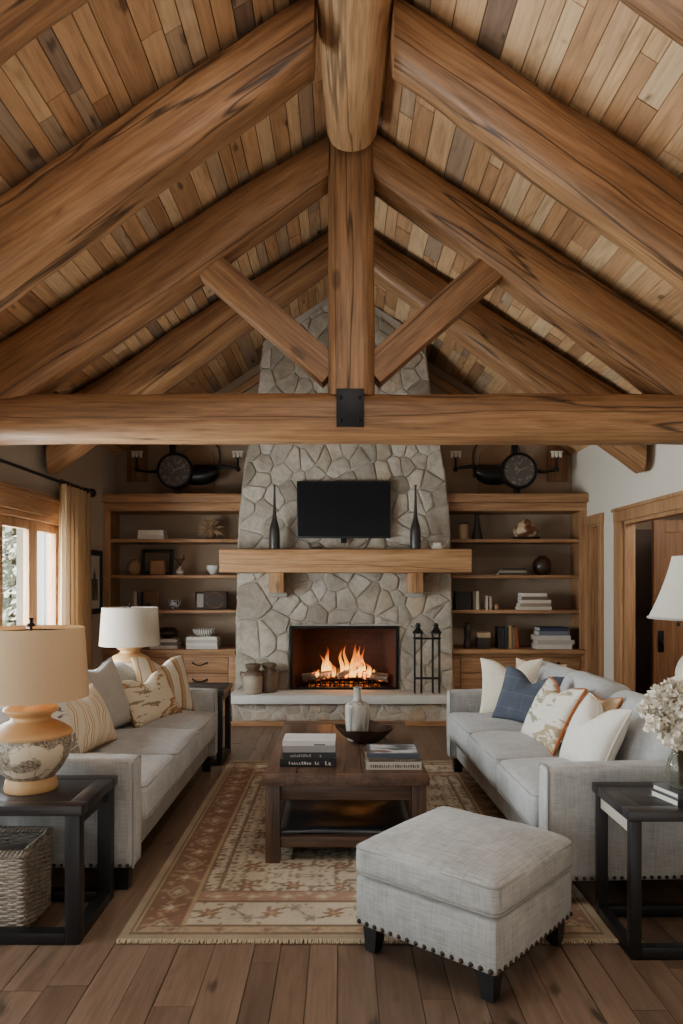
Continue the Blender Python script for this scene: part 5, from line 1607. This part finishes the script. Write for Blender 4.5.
# ------------------------------------------------------------------ lamps
def build_lamps():
    T = NT('sketched_ceramic'); v = T.coords((1, 1, 1), rnd=False)
    n = T.noise(T.n('ShaderNodeMapping', {'Vector': v, 'Rotation': (.4, .9, .3), 'Scale': (5, 11, 6)}).outputs[0], 1.0, 3, .5, .9)
    f = T.noise(v, 95, 4, .7, 1.0)
    k = T.math('MULTIPLY', T.ramp(n, [(.42, (0, 0, 0)), (.46, (1, 1, 1))]), T.ramp(f, [(.40, (1, 1, 1)), (.62, (.30, .30, .30))]))
    fl = T.ramp(T.math('ABSOLUTE', T.math('SUBTRACT', T.noise(v, 9, 3, .5, 1.0), .5)), [(.004, (.8, .8, .8)), (.014, (0, 0, 0))])
    kk = T.math('MAXIMUM', k, fl)
    T.bsdf(T.mix(kk, srgb(206, 188, 160), srgb(84, 72, 62)), .5, bump=f, bstr=.12, bdist=.004)
    def lamp(label, loc, sc, shade_m, glow, sr=1.0, drop=0.0):
        o = thing('table_lamp', label, 'lamp', loc)
        def P(pts): return [(r * sc, z * sc) for r, z in pts]
        # wooden foot, painted ceramic bowl, wooden shoulder and neck
        finish('foot', lathe(P([(0, 0), (.108, 0), (.112, .012), (.104, .05), (.1, .056), (0, .056)]), 40), lampwood('Z'), o, angle=35)
        finish('ceramic_body', lathe(P([(0, .05)] + smooth_profile([(.098, .056), (.128, .09), (.156, .14), (.168, .19), (.165, .236)], 6) + [(0, .236)]), 48), T.m, o, angle=50)
        finish('wooden_shoulder', lathe(P([(0, .23), (.172, .236), (.174, .246)] + smooth_profile([(.168, .256), (.13, .282), (.088, .302), (.082, .318)], 5) + smooth_profile([(.086, .324), (.112, .342), (.112, .356), (.084, .372), (.05, .388), (.036, .41), (.034, .47)], 5) + [(0, .47)]), 48), lampwood('Z'), o, angle=35)
        bm = bmesh.new(); tube(bm, [(0, 0, .46 * sc), (0, 0, .715 * sc)], .006, 8)
        lathe([(0, .712 * sc), (.016, .712 * sc), (.018, .722 * sc), (.007, .727 * sc), (.007, .737 * sc), (.012, .748 * sc), (0, .752 * sc)], 14, bm)
        fi = finish('finial_rod', bm, BRONZE, o)
        r1, r0, zb, zt = .222 * sc * sr, .243 * sc * sr, .402 * sc - drop, .706 * sc
        bm = bmesh.new()
        seg = 56
        R = [[bm.verts.new((r * cos(2 * pi * i / seg), r * sin(2 * pi * i / seg), z)) for i in range(seg)] for r, z in ((r0, zb), (r0 * .97 + r1 * .03, zb + .01), (r1, zt), (r1 - .003, zt), (r0 - .003, zb))]
        for k in range(4):
            for i in range(seg): bm.faces.new((R[k][i], R[k][(i + 1) % seg], R[k + 1][(i + 1) % seg], R[k + 1][i]))
        sh = finish('lamp_shade', bm, shade_m, o, angle=50)
        bm = bmesh.new()
        for a in range(3): tube(bm, [(0, 0, zt - .008), (r1 * cos(a * 2.09), r1 * sin(a * 2.09), zt - .008)], .003, 6)
        finish('spider', bm, BRONZE, sh)
        bm = bmesh.new(); bmesh.ops.create_uvsphere(bm, u_segments=16, v_segments=10, radius=.032, matrix=Matrix.Translation((0, 0, .55 * sc)))
        bt = NT('bulb_glass'); e = bt.n('ShaderNodeEmission', {'Color': (1, .56, .22, 1), 'Strength': glow}); bt.t.links.new(e.outputs[0], bt.out.inputs['Surface'])
        finish('bulb', bm, bt.m, o)
        return o
    lamp('large table lamp with warm shade and painted bowl body, nearest on the left', (-1.342, 3.20, .557), .985, shade_mat('shade_warm', srgb(214, 188, 152), .28), 42.0)
    lamp('smaller-looking table lamp with white drum shade behind the left sofa', (px(130, 6.08), 6.08, .592), .92, shade_mat('shade_white', srgb(204, 193, 178)), 1.5, 1.09, .03)
    # right lamp: gourd base and tapered shade
    o = thing('table_lamp', 'table lamp with tapered white shade and round glazed base on the right', 'lamp', (1.585, 3.13, .572))
    gl = plain('crackle_glaze', srgb(196, 186, 170), .3, 0, .08, 16)
    finish('lamp_base', lathe([(0, 0), (.10, 0), (.105, .015)] + smooth_profile([(.075, .03), (.06, .07), (.085, .15), (.11, .22), (.085, .30), (.075, .33), (.13, .40), (.16, .48), (.13, .56), (.06, .61), (.035, .63)], 6) + [(0, .63)], 40), gl, o, angle=50)
    bm = bmesh.new(); tube(bm, [(0, 0, .62), (0, 0, 1.03)], .007, 8)
    finish('lamp_stem', bm, BRONZE, o)
    bm = bmesh.new(); seg = 56
    prof = [(.268 - .096 * t + .03 * t * (t - 1) * 1.2, .723 + .265 * t) for t in [k / 8 for k in range(9)]]
    prof = prof + [(r - .003, z) for r, z in reversed(prof)]
    R = [[bm.verts.new((r * cos(2 * pi * i / seg), r * sin(2 * pi * i / seg), z)) for i in range(seg)] for r, z in prof]
    for k in range(len(R) - 1):
        for i in range(seg): bm.faces.new((R[k][i], R[k][(i + 1) % seg], R[k + 1][(i + 1) % seg], R[k + 1][i]))
    sh = finish('lamp_shade', bm, shade_mat('shade_pale', srgb(212, 206, 192), .3), o, angle=50)
    bm = bmesh.new(); tube(bm, [(.268 * cos(2 * pi * k / 40), .268 * sin(2 * pi * k / 40), .726) for k in range(40)], .005, 6, closed=True)
    finish('shade_trim', bm, PIPE, sh)
    bm = bmesh.new(); tube(bm, [(-.17, -.02, .74), (-.17, -.02, .705)], .002, 5); bmesh.ops.create_uvsphere(bm, u_segments=10, v_segments=8, radius=.009, matrix=Matrix.Translation((-.17, -.02, .70)))
    finish('pull_chain', bm, BRONZE, o)
build_lamps()

# ------------------------------------------------------------------ flowers on the right end table
def build_flowers():
    zt = .572
    x, y = 1.375, 2.985
    for i, (w, d, h, c, l) in enumerate(((.20, .17, .028, (46, 44, 46), 'lower dark book under the glass flower vase'), (.19, .16, .024, (66, 64, 66), 'upper dark grey book under the glass flower vase'))):
        book(l, w, d, h, c, (x + .01, y, zt + i * .0285), .25, group='books under the flower vase', rough=.25)
    zb = zt + .053
    pr = smooth_profile([(.035, 0), (.05, .006), (.062, .05), (.056, .10), (.04, .14), (.05, .165)], 5)
    inner = [(max(.001, r - .004), max(z, .006)) for r, z in reversed(pr)]
    T = NT('vase_glass')
    b = T.n('ShaderNodeBsdfGlass', {'Color': (.96, .97, .95, 1), 'Roughness': .03, 'IOR': 1.3}); tr = T.n('ShaderNodeBsdfTransparent', {'Color': (.93, .94, .92, 1)})
    mx = T.n('ShaderNodeMixShader', {0: .5, 1: tr.outputs[0], 2: b.outputs[0]}); T.t.links.new(mx.outputs[0], T.out.inputs['Surface'])
    o = finish('glass_vase', lathe([(0, 0)] + pr + inner + [(0, .006)], 36), T.m, None, (x, y, zb), angle=60); tag(o, 'clear glass vase of dried flowers standing on two dark books', 'vase')
    pet = plain('dried_petal', srgb(232, 224, 208), .85, 0, .09, 30)
    stm = plain('dried_stem', srgb(150, 128, 96), .9)
    rr = random.Random(12)
    specs = [(-.10, -.01, .40, .062), (-.055, .03, .33, .07), (-.115, -.02, .27, .058), (.0, -.03, .36, .07), (-.02, .0, .27, .075), (-.065, -.04, .21, .07), (.07, .02, .36, .065), (.08, -.03, .26, .07), (.02, -.06, .19, .065), (-.135, .02, .335, .04), (.03, .05, .42, .055), (-.055, -.02, .455, .045)]
    for i, (dx, dy, dz, r) in enumerate(specs):
        dz = .035 + dz * .78
        f = thing('flower_sprig', 'ruffled cream dried flower sprig in the glass vase', 'flower', (x, y, zb + .012), 0, 'dried flowers in the glass vase')
        bm = bmesh.new(); tube(bm, [(dx * .06, dy * .06, 0), (dx * .15, dy * .15, .13), (dx * .6, dy * .6, dz * .66), (dx, dy, dz - .01)], .0028, 5)
        finish('stem', bm, stm, f)
        bm = bmesh.new()
        r *= .85
        for k in range(46):
            a, e = rr.uniform(0, 2 * pi), math.asin(rr.uniform(-.75, 1))
            d = Vector((cos(a) * cos(e), sin(a) * cos(e), sin(e)))
            c = Vector((dx, dy, dz)) + d * r * rr.uniform(.55, 1.05)
            t1 = d.orthogonal().normalized(); t2 = d.cross(t1)
            th = rr.uniform(0, 6.28); s = rr.uniform(.010, .020)
            a1 = t1 * cos(th) + t2 * sin(th); a2 = d.cross(a1)
            m = bm.verts.new(c - d * s * .5)
            ring = []
            nn = 9
            for q in range(nn):
                w = 2 * pi * q / nn
                ring.append(bm.verts.new(c + (a1 * cos(w) + a2 * sin(w)) * s * (1 + .22 * cos(4 * w + th)) + d * s * .45 * sin(3 * w + th * 2)))
            for q in range(nn): bm.faces.new((m, ring[q], ring[(q + 1) % nn]))
        finish('flower_head', bm, pet, f, angle=60)
build_flowers()

# ------------------------------------------------------------------ wicker basket
def build_basket():
    x0, x1, y0, y1, h = -1.645, -1.30, 3.03, 3.335, .345
    cx, cy, hx, hy = (x0 + x1) / 2, (y0 + y1) / 2, (x1 - x0) / 2, (y1 - y0) / 2
    o = thing('wicker_basket', 'grey woven wicker basket on the floor under the near end table', 'basket', (cx, cy, 0))
    m = wood('wicker', srgb(104, 94, 84), srgb(158, 146, 132), srgb(190, 178, 164), 'X', 4, 0, .85, .5, False)
    bm = bmesh.new()
    rows = 34
    rr = random.Random(8)
    base = rounded_rect_path(hx - .008, hy - .008, .012, 0, 3)
    # resample the outline
    P = [Vector(p) for p in base]; L = [0]
    for i in range(len(P)): L.append(L[-1] + (P[(i + 1) % len(P)] - P[i]).length)
    def at(s):
        s %= L[-1]
        for i in range(len(P)):
            if s <= L[i + 1]: 
                t = (s - L[i]) / max(1e-9, L[i + 1] - L[i]); return P[i].lerp(P[(i + 1) % len(P)], t)
    n = 132
    stakes = 33
    for r in range(rows):
        z = .012 + (h - .03) * r / (rows - 1)
        pts = []
        for k in range(n):
            p = at(L[-1] * k / n)
            ph = sin(2 * pi * stakes / 2 * k / n + (pi if r % 2 else 0))
            d = Vector((p.x / hx, p.y / hy, 0)).normalized()
            flare = 1 + .02 * r / rows
            pts.append(p * flare + d * .0045 * ph + Vector((0, 0, z + rr.uniform(-.0022, .0022))))
        tube(bm, pts, .0057, 5, closed=True)
    finish('weave', bm, m, o, angle=60)
    bm = bmesh.new()
    for k in range(stakes):
        p = at(L[-1] * k / stakes); tube(bm, [p + Vector((0, 0, .003)), p * 1.02 + Vector((0, 0, h - .012))], .005, 5)
    finish('stakes', bm, m, o)
    bm = bmesh.new()
    for q in range(3):
        pts = [at(L[-1] * k / n) * 1.025 + Vector((0, 0, h - .010)) + Vector((at(L[-1] * k / n).x / hx, at(L[-1] * k / n).y / hy, 0)).normalized() * .011 * cos(2 * pi * 24 * k / n + q * 2.09) + Vector((0, 0, .010 * sin(2 * pi * 24 * k / n + q * 2.09))) for k in range(n)]
        tube(bm, pts, .0075, 5, closed=True)
    finish('braided_rim', bm, m, o, angle=60)
    finish('base_mat', boxes((-hx + .02, hx - .02, -hy + .02, hy - .02, .002, .014)), m, o, smooth=False)
    # folded knit throw inside
    bm = cushion_bm(.28, .21, .20, .06, .05, 5, .03)
    t = finish('knit_throw', bm, fabric('throw_brown', srgb(104, 88, 74), .15), None, (cx + .0, cy, .015 + .15), angle=80); tag(t, 'rumpled brown knit throw lying inside the wicker basket', 'blanket')
build_basket()

# ------------------------------------------------------------------ curtain and wall picture
def build_curtain():
    zr = 2.325
    o = thing('curtain_rod', 'black iron curtain rod above the left windows', 'curtain rod', (-2.455, 7.2, zr))
    bm = bmesh.new(); tube(bm, [(0, -6.2, 0), (0, .02, 0)], .014, 10)
    finish('pole', bm, IRON, o)
    bm = lathe(smooth_profile([(.016, -.12), (.03, -.11), (.03, -.04), (.022, 0), (.034, .01), (.024, .03), (.042, .055), (.044, .085), (.026, .12), (.001, .13)], 4), 16)
    finish('finial', bm, IRON, o, (0, .0, 0), (radians(-90), 0, 0))
    for y in (-.05, -2.2, -4.2):
        bm = bmesh.new(); tube(bm, [(0, y, -.0), (-.105, y, 0)], .009, 8); box(bm, -.112, -.10, y - .025, y + .025, -.05, .05)
        finish('bracket', bm, IRON, o)
    lin = T = NT('curtain_linen')
    n = T.noise(T.coords((160, 160, 6)), 1.0, 2)
    c = T.mix(n, srgb(160, 130, 96), srgb(184, 154, 118))
    d = T.n('ShaderNodeBsdfDiffuse', {'Color': c}); t = T.n('ShaderNodeBsdfTranslucent', {'Color': c})
    mx = T.n('ShaderNodeMixShader', {0: .16, 1: d.outputs[0], 2: t.outputs[0]}); T.t.links.new(mx.outputs[0], T.out.inputs['Surface'])
    o = thing('curtain', 'gathered beige linen curtain at the far end of the left windows', 'curtain', (-2.455, 6.80, 0))
    bm = bmesh.new()
    nu, nv = 150, 24
    g = []
    for j in range(nv + 1):
        t = j / nv
        z = .02 + (zr - .035) * t
        row = []
        for i in range(nu + 1):
            u = i / nu
            ph = 2 * pi * 6.5 * u
            amp = .055 * (1 - .25 * t)
            w = .33 + .05 * (1 - t)
            row.append(bm.verts.new((amp * sin(ph + .3 * sin(3 * t + u * 9)) + .004, (u - .5) * 2 * w + .014 * sin(2 * ph), z)))
        g.append(row)
    for j in range(nv):
        for i in range(nu): bm.faces.new((g[j][i], g[j][i + 1], g[j + 1][i + 1], g[j + 1][i]))
    finish('drape', bm, lin.m, o, angle=80)
    for k in range(8):
        y = -.31 + .62 * k / 7
        bm = bmesh.new(); tube(bm, [(.024 * cos(2 * pi * a / 16), y, zr + .024 * sin(2 * pi * a / 16) - .002) for a in range(16)], .004, 6, closed=True)
        finish('curtain_ring', bm, IRON, o)
    # framed print
    p = thing('framed_print', 'black framed dark print hanging on the left wall by the curtain', 'picture', (XL + .002, 7.64, 1.12))
    w, h, fw = .46, .66, .055
    bm = boxes((0, .03, -w / 2, -w / 2 + fw, 0, h), (0, .03, w / 2 - fw, w / 2, 0, h), (0, .03, -w / 2 + fw, w / 2 - fw, 0, fw), (0, .03, -w / 2 + fw, w / 2 - fw, h - fw, h), bev=.004)
    finish('frame', bm, col_mat(36, 31, 29), p)
    finish('mat_board', boxes((.002, .012, -w / 2 + fw, w / 2 - fw, fw, h - fw)), col_mat(196, 188, 178), p, smooth=False)
    T = NT('print_art'); n = T.noise(T.coords((1, 6, 4)), 1.4, 4, .5)
    T.bsdf(T.ramp(n, [(.42, srgb(54, 48, 48)), (.6, srgb(120, 112, 106))]), .4)
    bm = boxes((.012, .0135, -.09, .11, .14, .36), (.012, .0135, -.02, .05, .36, .43), (.012, .0135, .0, .02, .43, .47))
    finish('print_image', bm, T.m, p, smooth=False)
build_curtain()

# ------------------------------------------------------------------ outdoors, seen through the left windows
def build_outside():
    g = finish('ground_outside', boxes((-40, XL - .16, -12, 40, -.5, -.4)), plain('grass_ground', srgb(120, 132, 96), .95, 0, .15, 4), smooth=False); structure(g)
    w = finish('wall_porch', boxes(*[(-3.30 + k * .11, -3.30 + k * .11 + .10, 7.7, 7.74, -.4, 3.0) for k in range(6)], (-3.40, -2.73, 7.74, 7.80, -.4, 3.0)), plain('white_siding', srgb(236, 236, 232), .7), smooth=False); structure(w)
    bark = plain('bark', srgb(96, 84, 72), .95); leaf = plain('pale_leaf', srgb(222, 230, 212), .7, 0, .2, 3)
    rr = random.Random(17)
    for (x, y, H, lab) in ((-6.9, 15.6, 7.0, 'pale green leafy tree outside the window, nearest'), (-9.0, 20.6, 8.0, 'pale green leafy tree outside the window, further back'), (-4.9, 11.2, 3.6, 'young leafy tree just outside the far window')):
        t = thing('leafy_tree', lab, 'tree', (x, y, -.4))
        bm = bmesh.new(); tube(bm, [(0, 0, 0), (.05, .02, H * .4), (0, .05, H * .85)], [.16, .11, .03], 8)
        for k in range(10):
            a = rr.uniform(0, 6.3); z = rr.uniform(.2, .7) * H
            tube(bm, [(0, 0, z), (cos(a) * 1.1, sin(a) * 1.1, z + .6)], [.05, .012], 6)
        finish('trunk', bm, bark, t)
        bm = bmesh.new()
        for k in range(2600):
            a, e = rr.uniform(0, 6.3), math.asin(rr.uniform(-1, 1)); q = rr.random() ** .4
            c = Vector((cos(a) * cos(e) * 1.6 * q, sin(a) * cos(e) * 1.6 * q, H * .56 + sin(e) * H * .44 * q))
            n = Vector((rr.uniform(-1, 1), rr.uniform(-1, 1), rr.uniform(-1, 1))).normalized(); b = n.orthogonal().normalized(); d = n.cross(b); s = rr.uniform(.05, .1)
            bm.faces.new([bm.verts.new(c + b * s), bm.verts.new(c + d * s * .5), bm.verts.new(c - b * s), bm.verts.new(c - d * s * .5)])
        finish('foliage', bm, leaf, t, smooth=False)
build_outside()

# ------------------------------------------------------------------ light
def build_light():
    w = bpy.data.worlds.new('sky'); scene.world = w; w.use_nodes = True
    nt = w.node_tree; nt.nodes.clear()
    out = nt.nodes.new('ShaderNodeOutputWorld'); bg = nt.nodes.new('ShaderNodeBackground')
    bg.inputs['Color'].default_value = (.90, .95, 1.0, 1); bg.inputs['Strength'].default_value = .42
    nt.links.new(bg.outputs[0], out.inputs[0])
    def area(name, loc, target, sx, sy, e, col):
        ld = bpy.data.lights.new(name, 'AREA'); ld.shape = 'RECTANGLE'; ld.size = sx; ld.size_y = sy; ld.energy = e; ld.color = col
        l = bpy.data.objects.new(name, ld); COL.objects.link(l); l.location = loc
        l.rotation_euler = (Vector(target) - Vector(loc)).to_track_quat('-Z', 'Y').to_euler()
        return l
    area('window_light', (-3.2, 5.3, 1.25), (0, 5.4, 1.7), 3.1, 1.5, 600, (.86, .93, 1.0))
    area('window_light', (-3.2, 1.6, 1.25), (0, 2.2, 1.7), 2.6, 1.5, 190, (.86, .93, 1.0))  # daylight panel outside the added, unseen window
    area('rear_fill', (0, -3.0, 2.0), (0, 5, 2.6), 4.8, 3.2, 8, (1.0, .96, .90))  # added fill behind the camera; no door stands there
    area('upward_fill', (.2, .6, .2), (.2, 1.6, 4.2), 3.6, 2.0, 34, (1.0, .93, .84))  # added fill near the floor, out of view, brightens ceiling and beams
    sd = bpy.data.lights.new('sun', 'SUN'); sd.energy = 16; sd.angle = .03; sd.color = (1, .96, .9)
    sn = bpy.data.objects.new('sun', sd); COL.objects.link(sn); sn.location = (20, -8, 24)
    sn.rotation_euler = (Vector((-.75, .3, -.9))).to_track_quat('-Z', 'Y').to_euler()
    area('ceiling_light', (0, 2.3, 3.9), (0, 3.6, 0), 2.6, 1.3, 64, (1.0, .97, .93))  # added fill above the frame for seats, rug and floor; no fixture
    area('window_light', (-3.05, 5.2, 2.25), (-1.1, 5.1, .3), 3.1, .5, 170, (.90, .95, 1.0))
    area('hall_fill', (3.2, 7.75, 2.5), (3.2, 8.1, 0), .4, .3, 5, (1, .86, .7))  # added fill for the dark end of the hall; no fixture
    area('hall_fill', (3.7, 5.4, 2.5), (3.5, 7.3, 1.2),   .6, .6, 36, (1, .9, .76))  # added fill that brightens the door leaf in the hall
build_light()

scene.view_settings.view_transform = 'AgX'
try: scene.view_settings.look = 'None'
except Exception: pass
scene.view_settings.exposure = 0.1
scene.view_settings.gamma = 0.93
scene.cycles.use_denoising = True
scene.cycles.max_bounces = 8
scene.cycles.transparent_max_bounces = 16
scene.cycles.caustics_reflective = False
scene.cycles.caustics_refractive = False
scene.cycles.sample_clamp_indirect = 6
